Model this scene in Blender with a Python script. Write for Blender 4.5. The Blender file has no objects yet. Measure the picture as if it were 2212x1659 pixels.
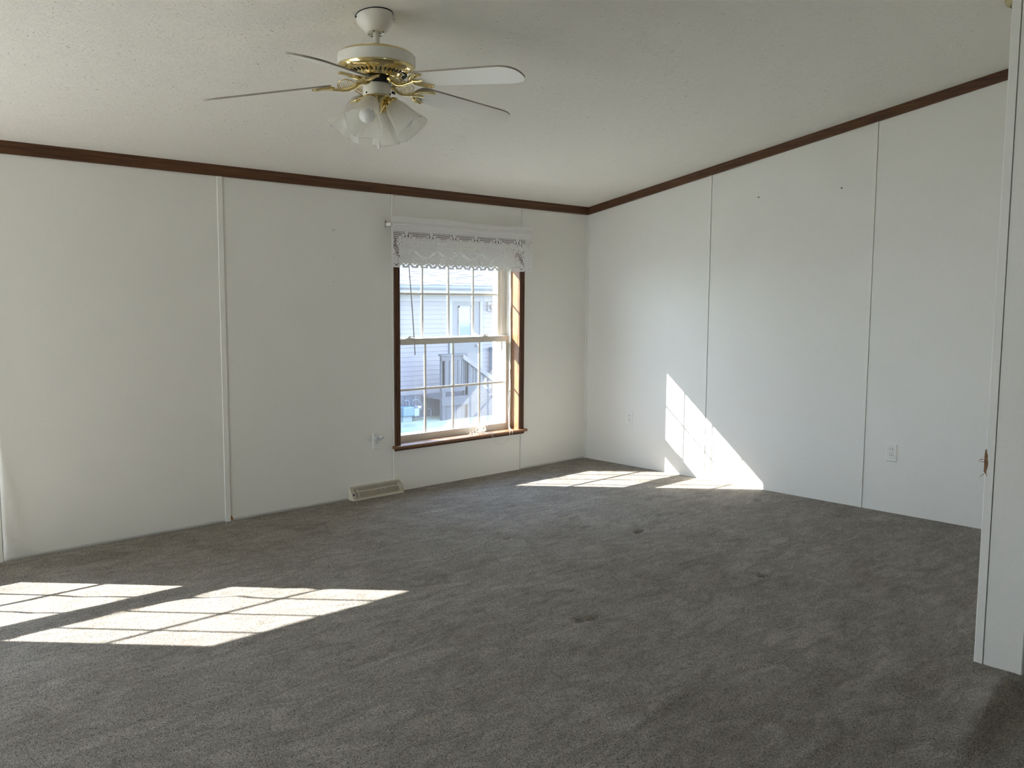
import bpy, bmesh, math, random
import numpy as np
from mathutils import Vector, Matrix

scene = bpy.context.scene
COL = scene.collection
PI = math.pi
random.seed(7)
rng = np.random.default_rng(7)

# ------------------------------------------------------------------ camera
W_PX, H_PX = 2212.0, 1659.0
F_PX = 1890.23
CAM = Vector((-5.5705, -4.9488, 1.3519))
yaw, pitch, roll = map(math.radians, (43.52468, 5.54795, 0.33981))
fwd = Vector((math.cos(pitch) * math.sin(yaw), math.cos(pitch) * math.cos(yaw), -math.sin(pitch)))
rgt = Vector((math.cos(yaw), -math.sin(yaw), 0.0))
upv = rgt.cross(fwd)
r2 = math.cos(roll) * rgt + math.sin(roll) * upv
u2 = -math.sin(roll) * rgt + math.cos(roll) * upv
cam_data = bpy.data.cameras.new('camera')
cam_data.sensor_fit = 'HORIZONTAL'
cam_data.sensor_width = 36.0
cam_data.lens = F_PX / W_PX * 36.0
cam_data.clip_start = 0.02
cam_data.clip_end = 300
cam = bpy.data.objects.new('camera', cam_data)
COL.objects.link(cam)
mw = Matrix((r2, u2, -fwd)).transposed().to_4x4()
mw.translation = CAM
cam.matrix_world = mw
scene.camera = cam

# ------------------------------------------------------------------ colour management
scene.view_settings.view_transform = 'Standard'
scene.view_settings.look = 'None'
scene.view_settings.gamma = 1.0
scene.view_settings.use_curve_mapping = False
scene.view_settings.exposure = 1.35
scene.cycles.use_denoising = True
scene.cycles.max_bounces = 14
scene.cycles.diffuse_bounces = 8
scene.cycles.transparent_max_bounces = 24
scene.cycles.sample_clamp_indirect = 6.0

# ------------------------------------------------------------------ sky
SKY_STRENGTH = 2.6
world = bpy.data.worlds.new('sky')
scene.world = world
world.use_nodes = True
wn = world.node_tree
wn.nodes.clear()
w_out = wn.nodes.new('ShaderNodeOutputWorld')
w_bg = wn.nodes.new('ShaderNodeBackground')
w_tc = wn.nodes.new('ShaderNodeTexCoord')
w_sep = wn.nodes.new('ShaderNodeSeparateXYZ')
w_rmp = wn.nodes.new('ShaderNodeValToRGB')
w_rmp.color_ramp.elements[0].position = 0.0
w_rmp.color_ramp.elements[0].color = (1.12, 1.33, 1.62, 1)
w_rmp.color_ramp.elements[1].position = 1.0
w_rmp.color_ramp.elements[1].color = (0.46, 0.77, 1.42, 1)
wn.links.new(w_tc.outputs['Generated'], w_sep.inputs[0])
wn.links.new(w_sep.outputs['Z'], w_rmp.inputs[0])
wn.links.new(w_rmp.outputs[0], w_bg.inputs['Color'])
w_bg.inputs['Strength'].default_value = SKY_STRENGTH
wn.links.new(w_bg.outputs[0], w_out.inputs[0])

# ------------------------------------------------------------------ sun
SUN = 13.8
sd = bpy.data.lights.new('sun', 'SUN')
sd.energy = SUN
sd.angle = math.radians(0.38)
sd.color = (1.0, 0.965, 0.91)
so = bpy.data.objects.new('sun', sd)
COL.objects.link(so)
SUN_DIR = Vector((0.955, -1.0, -0.855)).normalized()
so.rotation_euler = SUN_DIR.to_track_quat('-Z', 'Y').to_euler()
so.location = (-8, 9, 9)

# ================================================================== helpers
def tag(o, label=None, cat=None, group=None, kind=None):
    if label: o['label'] = label
    if cat: o['category'] = cat
    if group: o['group'] = group
    if kind: o['kind'] = kind
    return o

def empty(name, loc=(0, 0, 0), label=None, cat=None, group=None, kind=None, rotz=0.0, parent=None):
    o = bpy.data.objects.new(name, None)
    o.empty_display_size = 0.1
    o.location = loc
    o.rotation_euler = (0, 0, rotz)
    if parent: o.parent = parent
    COL.objects.link(o)
    return tag(o, label, cat, group, kind)

class MB:
    """collects polygons, builds ONE mesh object"""
    def __init__(self):
        self.v, self.f = [], []
    def add(self, vs, fs):
        b = len(self.v)
        self.v += [tuple(p) for p in vs]
        self.f += [tuple(i + b for i in f) for f in fs]
        return self
    def box(self, a, b, m=None):
        x0, y0, z0 = [min(p, q) for p, q in zip(a, b)]
        x1, y1, z1 = [max(p, q) for p, q in zip(a, b)]
        vs = [(x0,y0,z0),(x1,y0,z0),(x1,y1,z0),(x0,y1,z0),(x0,y0,z1),(x1,y0,z1),(x1,y1,z1),(x0,y1,z1)]
        if m is not None: vs = [m @ Vector(p) for p in vs]
        return self.add(vs, [(3,2,1,0),(4,5,6,7),(0,1,5,4),(1,2,6,5),(2,3,7,6),(3,0,4,7)])
    def prism(self, poly, d, m=None):
        """poly: 3D points (planar loop); d: extrusion vector"""
        n = len(poly); d = Vector(d)
        vs = [Vector(p) for p in poly] + [Vector(p) + d for p in poly]
        if m is not None: vs = [m @ p for p in vs]
        fs = [tuple(range(n - 1, -1, -1)), tuple(range(n, 2 * n))]
        fs += [(i, (i + 1) % n, n + (i + 1) % n, n + i) for i in range(n)]
        return self.add(vs, fs)
    def lathe(self, prof, n=32, m=None, rfun=None, cap0=False, cap1=False):
        vs = []
        for (r, z) in prof:
            for k in range(n):
                a = 2 * PI * k / n
                rr = r if rfun is None else rfun(r, z, a)
                p = Vector((rr * math.cos(a), rr * math.sin(a), z))
                vs.append(m @ p if m is not None else p)
        fs = []
        for i in range(len(prof) - 1):
            for k in range(n):
                k2 = (k + 1) % n
                fs.append((i * n + k, i * n + k2, (i + 1) * n + k2, (i + 1) * n + k))
        if cap0: fs.append(tuple(range(n - 1, -1, -1)))
        if cap1: fs.append(tuple((len(prof) - 1) * n + k for k in range(n)))
        return self.add(vs, fs)
    def tube(self, pts, r, n=8, caps=True, m=None, flat=1.0):
        pts = [Vector(p) for p in pts]
        rs = r if hasattr(r, '__len__') else [r] * len(pts)
        vs, fs = [], []
        t0 = (pts[1] - pts[0]).normalized()
        ref = Vector((0, 0, 1)) if abs(t0.z) < 0.9 else Vector((1, 0, 0))
        nrm = (ref - t0 * ref.dot(t0)).normalized()
        for i, p in enumerate(pts):
            a = pts[max(0, i - 1)]; b = pts[min(len(pts) - 1, i + 1)]
            t = (b - a).normalized()
            nrm = (nrm - t * nrm.dot(t))
            nrm = nrm.normalized() if nrm.length > 1e-6 else t.orthogonal().normalized()
            bn = t.cross(nrm)
            for k in range(n):
                an = 2 * PI * k / n
                q = p + rs[i] * (math.cos(an) * nrm * flat + math.sin(an) * bn)
                vs.append(m @ q if m is not None else q)
        for i in range(len(pts) - 1):
            for k in range(n):
                k2 = (k + 1) % n
                fs.append((i * n + k, i * n + k2, (i + 1) * n + k2, (i + 1) * n + k))
        if caps:
            fs.append(tuple(range(n - 1, -1, -1)))
            fs.append(tuple((len(pts) - 1) * n + k for k in range(n)))
        return self.add(vs, fs)
    def build(self, name, mat=None, parent=None, origin=None, smooth=None, bevel=0.0, fixn=True):
        """vertices in world metres; origin (or the parent's place) is subtracted"""
        off = Vector((0, 0, 0))
        p = parent
        while p is not None:
            off += Vector(p.location); p = p.parent
        loc = Vector((0, 0, 0))
        if origin is not None and parent is None:
            loc = Vector(origin); off = loc
        me = bpy.data.meshes.new(name)
        me.from_pydata([Vector(v) - off for v in self.v], [], self.f)
        if fixn:
            bm = bmesh.new(); bm.from_mesh(me)
            bmesh.ops.recalc_face_normals(bm, faces=bm.faces)
            bm.to_mesh(me); bm.free()
        if smooth is not None:
            me.shade_smooth()
            try: me.set_sharp_from_angle(angle=math.radians(smooth))
            except Exception: pass
        if mat: me.materials.append(mat)
        o = bpy.data.objects.new(name, me)
        o.location = loc
        if parent: o.parent = parent
        COL.objects.link(o)
        if bevel > 0:
            b = o.modifiers.new('bevel', 'BEVEL')
            b.width = bevel; b.segments = 2; b.limit_method = 'ANGLE'; b.angle_limit = math.radians(40)
        return o

def boxo(name, a, b, mat, parent=None, bevel=0.0, origin=None):
    return MB().box(a, b).build(name, mat, parent, origin=origin, bevel=bevel)

def copy_tree(o, parent=None):
    c = o.copy(); COL.objects.link(c)
    if parent: c.parent = parent
    for ch in list(o.children): copy_tree(ch, c)
    return c

# ------------------------------------------------------------------ materials
def mat_new(name):
    m = bpy.data.materials.new(name); m.use_nodes = True
    nt = m.node_tree
    b = nt.nodes.get('Principled BSDF')
    return m, nt, b

def N(nt, kind, **kw):
    n = nt.nodes.new(kind)
    for k, v in kw.items():
        if k in n.inputs.keys(): n.inputs[k].default_value = v
        else: setattr(n, k, v)
    return n

def coord(nt, scale=(1, 1, 1), rot=(0, 0, 0), gen='Object'):
    tc = N(nt, 'ShaderNodeTexCoord'); mp = N(nt, 'ShaderNodeMapping')
    mp.inputs['Scale'].default_value = scale; mp.inputs['Rotation'].default_value = rot
    nt.links.new(tc.outputs[gen], mp.inputs[0])
    return mp.outputs[0]

def ramp(nt, src, stops):
    r = N(nt, 'ShaderNodeValToRGB')
    e = r.color_ramp.elements
    while len(e) < len(stops): e.new(0.5)
    for el, (p, c) in zip(e, stops):
        el.position = p; el.color = (*c, 1) if len(c) == 3 else c
    nt.links.new(src, r.inputs[0])
    return r.outputs[0]

def noise(nt, vec, scale, detail=3, rough=0.55, dist=0.0):
    n = N(nt, 'ShaderNodeTexNoise')
    n.inputs['Scale'].default_value = scale; n.inputs['Detail'].default_value = detail
    n.inputs['Roughness'].default_value = rough; n.inputs['Distortion'].default_value = dist
    nt.links.new(vec, n.inputs['Vector'])
    return n.outputs['Fac']

def bump(nt, bsdf, h, strength=0.3, dist=0.002, prev=None):
    b = N(nt, 'ShaderNodeBump')
    b.inputs['Strength'].default_value = strength; b.inputs['Distance'].default_value = dist
    nt.links.new(h, b.inputs['Height'])
    if prev is not None: nt.links.new(prev, b.inputs['Normal'])
    nt.links.new(b.outputs[0], bsdf.inputs['Normal'])
    return b.outputs[0]

def plain(name, col, rough=0.5, metal=0.0, spec=0.5, coat=0.0):
    m, nt, b = mat_new(name)
    b.inputs['Base Color'].default_value = (*col, 1)
    b.inputs['Roughness'].default_value = rough
    b.inputs['Metallic'].default_value = metal
    b.inputs['Specular IOR Level'].default_value = spec
    b.inputs['Coat Weight'].default_value = coat
    return m

def varied(name, c0, c1, scale=6, rough=0.5, bscale=0, bstr=0.2, bdist=0.001, stretch=(1, 1, 1), spec=0.5, metal=0.0):
    m, nt, b = mat_new(name)
    v = coord(nt, stretch)
    f = noise(nt, v, scale, 4)
    nt.links.new(ramp(nt, f, [(0.3, c0), (0.7, c1)]), b.inputs['Base Color'])
    b.inputs['Roughness'].default_value = rough
    b.inputs['Specular IOR Level'].default_value = spec
    b.inputs['Metallic'].default_value = metal
    if bscale: bump(nt, b, noise(nt, v, bscale, 2), bstr, bdist)
    return m

def wood(name, c0, c1, along='x', rough=0.42, grain=55):
    m, nt, b = mat_new(name)
    s = {'x': (1.2, 26, 26), 'y': (26, 1.2, 26), 'z': (26, 26, 1.2)}[along]
    v = coord(nt, s)
    f = noise(nt, v, 3.0, 6, 0.65, 0.6)
    nt.links.new(ramp(nt, f, [(0.30, c0), (0.52, tuple((a + d) / 2 for a, d in zip(c0, c1))), (0.72, c1)]), b.inputs['Base Color'])
    b.inputs['Roughness'].default_value = rough
    bump(nt, b, f, 0.25, 0.0008)
    return m

M = {}
# vinyl-faced wallboard, fine mottled relief
def mk_wall():
    m, nt, b = mat_new('wall_vinyl')
    v = coord(nt)
    f1 = noise(nt, v, 1.3, 3)
    f2 = noise(nt, v, 160, 2)
    mx = N(nt, 'ShaderNodeMixRGB'); mx.blend_type = 'MULTIPLY'; mx.inputs[0].default_value = 1.0
    nt.links.new(ramp(nt, f1, [(0.3, (0.855, 0.835, 0.78)), (0.7, (0.885, 0.867, 0.815))]), mx.inputs[1])
    nt.links.new(ramp(nt, f2, [(0.35, (0.965, 0.965, 0.965)), (0.65, (1, 1, 1))]), mx.inputs[2])
    nt.links.new(mx.outputs[0], b.inputs['Base Color'])
    b.inputs['Roughness'].default_value = 0.42
    b.inputs['Specular IOR Level'].default_value = 0.45
    bump(nt, b, noise(nt, v, 220, 3), 0.16, 0.0012)
    return m
M['wall'] = mk_wall()
M['batten'] = varied('batten_vinyl', (0.855, 0.835, 0.78), (0.885, 0.867, 0.815), 5, 0.42, 200, 0.08)
M['gap'] = plain('joint_board', (0.46, 0.43, 0.37), 0.9)  # darker backing board showing in the panel joints
# stomped ceiling texture: ridges and little torn peaks
def mk_ceiling():
    m, nt, b = mat_new('ceiling_stipple')
    b.inputs['Base Color'].default_value = (0.89, 0.865, 0.805, 1)
    b.inputs['Roughness'].default_value = 0.85
    b.inputs['Specular IOR Level'].default_value = 0.2
    vw = coord(nt, (1, 1, 1))
    wob = N(nt, 'ShaderNodeTexNoise'); wob.inputs['Scale'].default_value = 7; wob.inputs['Detail'].default_value = 3
    nt.links.new(vw, wob.inputs['Vector'])
    add = N(nt, 'ShaderNodeMixRGB'); add.blend_type = 'LINEAR_LIGHT'; add.inputs[0].default_value = 0.10
    nt.links.new(vw, add.inputs[1]); nt.links.new(wob.outputs['Color'], add.inputs[2])
    mp = N(nt, 'ShaderNodeMapping'); mp.inputs['Scale'].default_value = (1.0, 1.9, 1)
    mp.inputs['Rotation'].default_value = (0, 0, 0.7)
    nt.links.new(add.outputs[0], mp.inputs[0])
    r1 = noise(nt, mp.outputs[0], 30, 5, 0.6)
    ridge = ramp(nt, r1, [(0.0, (0.5,)*3), (0.36, (0.5,)*3), (0.43, (0.0,)*3), (0.50, (0.55,)*3), (1.0, (0.6,)*3)])
    fine = noise(nt, vw, 75, 4, 0.6)
    n1 = bump(nt, b, fine, 0.5, 0.003)
    bump(nt, b, ridge, 0.42, 0.0035, n1)
    return m
M['ceiling'] = mk_ceiling()
# cut-pile carpet
def mk_carpet():
    m, nt, b = mat_new('carpet_pile')
    v = coord(nt)
    wob = N(nt, 'ShaderNodeTexNoise'); wob.inputs['Scale'].default_value = 90; wob.inputs['Detail'].default_value = 2
    nt.links.new(v, wob.inputs['Vector'])
    wv = N(nt, 'ShaderNodeMixRGB'); wv.blend_type = 'LINEAR_LIGHT'; wv.inputs[0].default_value = 0.012
    nt.links.new(v, wv.inputs[1]); nt.links.new(wob.outputs['Color'], wv.inputs[2])
    vo = N(nt, 'ShaderNodeTexVoronoi'); vo.inputs['Scale'].default_value = 270
    nt.links.new(wv.outputs[0], vo.inputs['Vector'])
    inv = N(nt, 'ShaderNodeMapRange'); inv.inputs['From Max'].default_value = 0.85
    inv.inputs['To Min'].default_value = 1.0; inv.inputs['To Max'].default_value = 0.0
    nt.links.new(vo.outputs['Distance'], inv.inputs['Value'])
    nz = noise(nt, v, 430, 2, 0.6)
    mixh = N(nt, 'ShaderNodeMixRGB'); mixh.inputs[0].default_value = 0.45
    nt.links.new(inv.outputs[0], mixh.inputs[1]); nt.links.new(nz, mixh.inputs[2])
    tuft = mixh.outputs[0]
    streak = noise(nt, coord(nt, (1.5, 4.0, 1), (0, 0, 0.25)), 2.9, 6, 0.66, 1.6)
    patch = noise(nt, v, 2.1, 4, 0.6, 1.0)
    c = ramp(nt, tuft, [(0.27, (0.140, 0.120, 0.100)), (0.50, (0.485, 0.438, 0.378)), (0.68, (0.78, 0.72, 0.635))])
    s1 = ramp(nt, streak, [(0.28, (0.72, 0.70, 0.68)), (0.50, (0.97, 0.97, 0.97)), (0.70, (1.26, 1.26, 1.26))])
    s2 = ramp(nt, patch, [(0.30, (0.84, 0.81, 0.78)), (0.55, (1, 1, 1)), (0.75, (1.14, 1.14, 1.15))])
    a = N(nt, 'ShaderNodeMixRGB'); a.blend_type = 'MULTIPLY'; a.inputs[0].default_value = 1
    d = N(nt, 'ShaderNodeMixRGB'); d.blend_type = 'MULTIPLY'; d.inputs[0].default_value = 1
    nt.links.new(c, a.inputs[1]); nt.links.new(s1, a.inputs[2])
    nt.links.new(a.outputs[0], d.inputs[1]); nt.links.new(s2, d.inputs[2])
    nt.links.new(d.outputs[0], b.inputs['Base Color'])
    b.inputs['Roughness'].default_value = 0.95
    b.inputs['Specular IOR Level'].default_value = 0.05
    b.inputs['Sheen Weight'].default_value = 0.12
    b.inputs['Sheen Roughness'].default_value = 0.6
    n1 = bump(nt, b, noise(nt, v, 60, 3, 0.6), 0.4, 0.008)
    bump(nt, b, tuft, 0.9, 0.010, n1)
    return m
M['carpet'] = mk_carpet()
OAKD0, OAKD1 = (0.050, 0.017, 0.004), (0.150, 0.058, 0.017)
for ax in 'xyz':
    M['oak_dark_' + ax] = wood('dark_oak_' + ax, OAKD0, OAKD1, ax, 0.6)
    M['oak_' + ax] = wood('oak_' + ax, (0.17, 0.075, 0.030), (0.36, 0.175, 0.075), ax)  # casing wood made lighter, standing in for brighter light on reveals and sill
M['vinyl_frame'] = varied('window_frame_vinyl', (0.66, 0.62, 0.55), (0.70, 0.66, 0.60), 4, 0.35)
M['muntin'] = plain('grille_bar_white', (0.76, 0.74, 0.70), 0.4)
M['fan_white'] = varied('fan_white_enamel', (0.78, 0.755, 0.68), (0.81, 0.785, 0.71), 9, 0.22)
M['blade'] = varied('fan_blade_white', (0.87, 0.845, 0.79), (0.90, 0.875, 0.82), 4, 0.4)
M['blade_edge'] = plain('fan_blade_edge', (0.34, 0.30, 0.24), 0.6)
M['brass'] = varied('polished_brass', (0.74, 0.60, 0.30), (0.82, 0.68, 0.36), 14, 0.12, metal=1.0)
M['black'] = plain('black_metal', (0.012, 0.012, 0.012), 0.4)
M['bulb'] = plain('bulb_white_glass', (0.86, 0.86, 0.85), 0.12)
M['plastic'] = varied('ivory_plastic', (0.86, 0.845, 0.80), (0.88, 0.865, 0.82), 20, 0.35)
M['slot'] = plain('dark_slot', (0.02, 0.02, 0.02), 0.7)
M['grey_plastic'] = plain('grey_white_plastic', (0.62, 0.63, 0.62), 0.3)
M['register'] = varied('register_enamel', (0.62, 0.585, 0.47), (0.67, 0.63, 0.52), 15, 0.4)
M['alarm'] = varied('yellowed_plastic', (0.46, 0.38, 0.20), (0.56, 0.47, 0.26), 25, 0.45)
M['torn'] = varied('torn_board', (0.22, 0.115, 0.055), (0.34, 0.19, 0.10), 60, 0.9, 90, 0.4, 0.002)
M['bounce_vinyl'] = varied('bounce_vinyl', (0.74, 0.70, 0.64), (0.78, 0.75, 0.70), 3, 0.35)  # pale colour picked to bounce light off the unseen floor
M['cord'] = plain('blind_cord_white', (0.80, 0.77, 0.66), 0.6)
M['steel'] = plain('screw_steel', (0.55, 0.53, 0.50), 0.35, 1.0)

def glassy(name, tint=(0.97, 0.98, 0.98), dust=0.03, ior=1.5, dustcol=(0.9, 0.9, 0.9), rough=0.0):
    m = bpy.data.materials.new(name); m.use_nodes = True
    nt = m.node_tree; nt.nodes.clear()
    out = N(nt, 'ShaderNodeOutputMaterial')
    tr = N(nt, 'ShaderNodeBsdfTransparent'); tr.inputs[0].default_value = (*tint, 1)
    gl = N(nt, 'ShaderNodeBsdfGlossy'); gl.inputs['Roughness'].default_value = rough
    fr = N(nt, 'ShaderNodeFresnel')
    ge = N(nt, 'ShaderNodeNewGeometry'); mr = N(nt, 'ShaderNodeMapRange')     # same reflectance on both faces of a thin sheet
    mr.inputs['To Min'].default_value = ior; mr.inputs['To Max'].default_value = 1.0 / ior
    nt.links.new(ge.outputs['Backfacing'], mr.inputs['Value']); nt.links.new(mr.outputs[0], fr.inputs['IOR'])
    mx = N(nt, 'ShaderNodeMixShader')
    nt.links.new(fr.outputs[0], mx.inputs[0]); nt.links.new(tr.outputs[0], mx.inputs[1]); nt.links.new(gl.outputs[0], mx.inputs[2])
    df = N(nt, 'ShaderNodeBsdfDiffuse'); df.inputs[0].default_value = (*dustcol, 1)
    tl = N(nt, 'ShaderNodeBsdfTranslucent'); tl.inputs[0].default_value = (*dustcol, 1)
    m2 = N(nt, 'ShaderNodeMixShader'); m2.inputs[0].default_value = 0.6
    nt.links.new(df.outputs[0], m2.inputs[1]); nt.links.new(tl.outputs[0], m2.inputs[2])
    m3 = N(nt, 'ShaderNodeMixShader'); m3.inputs[0].default_value = dust
    nt.links.new(mx.outputs[0], m3.inputs[1]); nt.links.new(m2.outputs[0], m3.inputs[2])
    nt.links.new(m3.outputs[0], out.inputs[0])
    return m
M['glass'] = glassy('window_glass', (0.97, 0.985, 0.99), 0.012)
M['shade_glass'] = glassy('frosted_shade_glass', (0.985, 0.985, 0.97), 0.36, 1.45, (0.95, 0.94, 0.90), 0.25)
M['clear_plastic'] = glassy('clear_plastic', (0.97, 0.96, 0.94), 0.035, 1.45, (0.8, 0.78, 0.74), 0.08)
def fabric(name, col, tl=0.3):
    m = bpy.data.materials.new(name); m.use_nodes = True
    nt = m.node_tree; nt.nodes.clear()
    out = N(nt, 'ShaderNodeOutputMaterial')
    v = coord(nt)
    c = ramp(nt, noise(nt, v, 300, 2), [(0.3, tuple(k * 0.86 for k in col)), (0.7, col)])
    df = N(nt, 'ShaderNodeBsdfDiffuse'); t = N(nt, 'ShaderNodeBsdfTranslucent')
    nt.links.new(c, df.inputs[0]); nt.links.new(c, t.inputs[0])
    mx = N(nt, 'ShaderNodeMixShader'); mx.inputs[0].default_value = tl
    nt.links.new(df.outputs[0], mx.inputs[1]); nt.links.new(t.outputs[0], mx.inputs[2])
    nt.links.new(mx.outputs[0], out.inputs[0])
    return m
M['lace'] = fabric('lace_thread', (0.97, 0.96, 0.945), 0.16)
M['blind'] = fabric('blind_slat', (0.88, 0.85, 0.79), 0.35)
# outdoors
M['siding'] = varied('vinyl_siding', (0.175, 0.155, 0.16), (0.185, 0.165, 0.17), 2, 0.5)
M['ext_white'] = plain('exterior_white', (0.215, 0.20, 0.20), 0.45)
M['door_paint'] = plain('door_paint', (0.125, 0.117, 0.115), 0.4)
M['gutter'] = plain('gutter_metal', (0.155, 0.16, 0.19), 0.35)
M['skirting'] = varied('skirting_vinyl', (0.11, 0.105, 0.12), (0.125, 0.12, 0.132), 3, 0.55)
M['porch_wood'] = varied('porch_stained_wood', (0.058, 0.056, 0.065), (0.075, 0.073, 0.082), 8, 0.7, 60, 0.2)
M['rail_lit'] = varied('porch_rail_lit', (0.14, 0.125, 0.12), (0.165, 0.15, 0.145), 8, 0.7)  # porch wood lightened to paint in the light on the hand rail
M['shingle'] = varied('asphalt_shingle', (0.075, 0.07, 0.088), (0.16, 0.145, 0.165), 7, 0.9, 0, stretch=(0.6, 4, 4))
M['grass'] = varied('lawn_grass', (0.19, 0.215, 0.15), (0.31, 0.33, 0.25), 3, 0.95, 60, 0.6, 0.03)
M['meter_blue'] = plain('meter_paint', (0.12, 0.17, 0.21), 0.45)
M['meter_pale'] = plain('meter_pale_paint', (0.20, 0.235, 0.26), 0.45)
M['pipe'] = plain('grey_pipe', (0.10, 0.11, 0.13), 0.5)
M['dark_glass'] = plain('reflecting_glass', (0.10, 0.13, 0.18), 0.04, 0.0, 1.0)
M['lamp_glass'] = plain('porch_lamp_glass', (0.34, 0.32, 0.28), 0.3)

# ================================================================== ROOM SHELL
SL = 0.17527
ZE = 2.1125                      # ceiling height at the window wall
RIDGE_Y = -3.924
def zc(y):                       # ceiling underside
    return ZE - SL * y if y > RIDGE_Y else ZE - SL * RIDGE_Y + SL * (y - RIDGE_Y) * 1.0
ZR = zc(RIDGE_Y)
XL, YF = -11.8, -7.85            # far ends of the house, behind the camera
G0 = -1.2                        # ground level outside

# ---- floor (carpet) with furniture dents and the ridge along the joint of the two halves
def carpet_h(X, Y):
    Z = np.zeros_like(X)
    r = np.random.default_rng(3)
    def g(cx, cy, sx, sy, h, rot=0.0):
        c, s = math.cos(rot), math.sin(rot)
        dx, dy = X - cx, Y - cy
        a, b = (dx * c + dy * s) / sx, (-dx * s + dy * c) / sy
        return h * np.exp(-(a * a + b * b))
    D = [(-1.696,-.871,.030,-.016),(-1.569,-1.823,.030,-.016),(-2.25,-1.418,.022,-.009),(-2.604,-1.394,.045,-.010),
         (-2.628,-2.307,.045,-.008),(-2.819,-2.573,.035,-.012),(-2.884,-2.55,.04,-.010),(-.327,-1.874,.030,-.017),
         (-1.76,-2.758,.034,-.020),(-.249,-2.82,.045,-.012),(-2.871,-.442,.035,-.012),(-2.828,-.423,.02,-.010),
         (-3.226,-.318,.050,-.010),(-4.069,-.094,.03,-.010),(-4.082,-.444,.055,-.012),(-2.241,-2.368,.045,-.008),
         (-2.43,-.15,.04,-.008),(-2.25,-.22,.03,-.009)]
    for (x, y, s, h) in D:
        Z += g(x, y, s, s * .8, h * 2.0) - g(x - .010, y - .028, s * 2.0, s * 1.4, h * .55)
    # ridge where the two halves of the house meet, strongest beside the wall end
    fx = .85 * np.exp(-np.clip((-2.40 - X), 0, None) ** 2 / 0.16) / (1 + np.exp((X + 2.20) / .025))
    yr = -3.975 - 0.10 * np.clip(-2.1 - X, 0, 1)
    Z += 1.5 * fx * (0.022 * np.exp(-((Y - yr) / .045) ** 2) - 0.010 * np.exp(-((Y - yr + .10) / .05) ** 2)
               - 0.007 * np.exp(-((Y - yr - .17) / .06) ** 2) + 0.004 * np.exp(-((Y - yr - .30) / .07) ** 2))
    # long shallow wrinkles
    for _ in range(80):
        x, y = r.uniform(-4.6, -.2), r.uniform(-4.3, -.3)
        Z += g(x, y, r.uniform(.10, .30), r.uniform(.014, .032), r.uniform(-.0075, .0085), r.uniform(-.5, .35))
    return Z
def grid_mesh(name, xs, ys, zf, mat, parent=None):
    X, Y = np.meshgrid(xs, ys)
    Z = zf(X, Y)
    nx, ny = len(xs), len(ys)
    v = np.stack([X, Y, Z], -1).reshape(-1, 3)
    i = np.arange((ny - 1) * (nx - 1)); r_, c_ = i // (nx - 1), i % (nx - 1)
    a = r_ * nx + c_
    f = np.stack([a, a + 1, a + nx + 1, a + nx], 1)
    me = bpy.data.meshes.new(name)
    me.vertices.add(len(v)); me.vertices.foreach_set('co', v.ravel())
    me.loops.add(f.size); me.loops.foreach_set('vertex_index', f.ravel())
    me.polygons.add(len(f)); me.polygons.foreach_set('loop_start', np.arange(0, f.size, 4))
    me.update(calc_edges=True); me.validate()
    me.shade_smooth()
    me.materials.append(mat)
    o = bpy.data.objects.new(name, me)
    if parent: o.parent = parent
    COL.objects.link(o)
    return o
xs = np.concatenate([np.arange(XL - .1, -5.0, .25), np.arange(-5.0, 0.06, .0125)])
ys = np.concatenate([np.arange(YF - .1, -4.55, .25), np.arange(-4.55, 0.06, .0125)])
floor = grid_mesh('floor', xs, ys, carpet_h, M['carpet'])
tag(floor, 'greige cut pile carpet with furniture dents and sunlit patches', kind='structure')
boxo('subfloor', (XL - .1, YF - .1, -.16), (.1, .1, -.05), M['gap'], floor)

# ---- ceiling: two slopes meeting over the joint of the halves
cb = MB()
t = .10
for (ya, yb) in ((.12, RIDGE_Y), (RIDGE_Y, YF - .12)):
    za, zb = (zc(ya), zc(yb)) if ya > 0 else (ZR, ZR + SL * (yb - RIDGE_Y))
    cb.add([(XL-.1,ya,za),(.1,ya,za),(.1,yb,zb),(XL-.1,yb,zb),(XL-.1,ya,za+t),(.1,ya,za+t),(.1,yb,zb+t),(XL-.1,yb,zb+t)],
           [(0,1,2,3),(7,6,5,4),(0,4,5,1),(1,5,6,2),(2,6,7,3),(3,7,4,0)])
ceiling = cb.build('ceiling', M['ceiling'])
tag(ceiling, 'off white stomp textured ceiling sloping up from the window wall', kind='structure')

pk = random.Random(21)
mb = MB()
for _ in range(15000):
    x, y = pk.uniform(-6.6, -.05), pk.uniform(-3.85, -.05)
    if pk.random() > .35 + .65 * min(1.0, -y / 2.2): continue
    an = pk.gauss(.45, .75); ln = pk.uniform(.004, .011) * (1 + .7 * pk.random() ** 3); wd = pk.uniform(.0007, .0016); hh = pk.uniform(.0007, .0021)
    bend = pk.uniform(-.8, .8)
    p0 = Vector((x, y)); pts = [p0]
    for q in range(2):
        pts.append(pts[-1] + ln * .5 * Vector((math.cos(an + bend * q), math.sin(an + bend * q))))
    vs = []
    for q, p in enumerate(pts):
        d = Vector((math.cos(an + bend * min(q, 1)), math.sin(an + bend * min(q, 1)))); nn = Vector((-d.y, d.x))
        w_ = wd * (.4, 1, .3)[q]; h_ = hh * (.35, 1, .2)[q]; le = wd * .6
        for o_, z_ in ((-w_, .0004), (le * (.2, 1, .2)[q], -h_), (w_, .0004)):
            r_ = p + nn * o_
            vs.append((r_.x, r_.y, zc(r_.y) + z_))
    mb.add(vs, [(0, 3, 4, 1), (1, 4, 5, 2), (3, 6, 7, 4), (4, 7, 8, 5), (0, 1, 2), (6, 8, 7)])
mb.build('stomp_peaks', M['ceiling'], ceiling, fixn=False)['kind'] = 'stuff'

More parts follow.
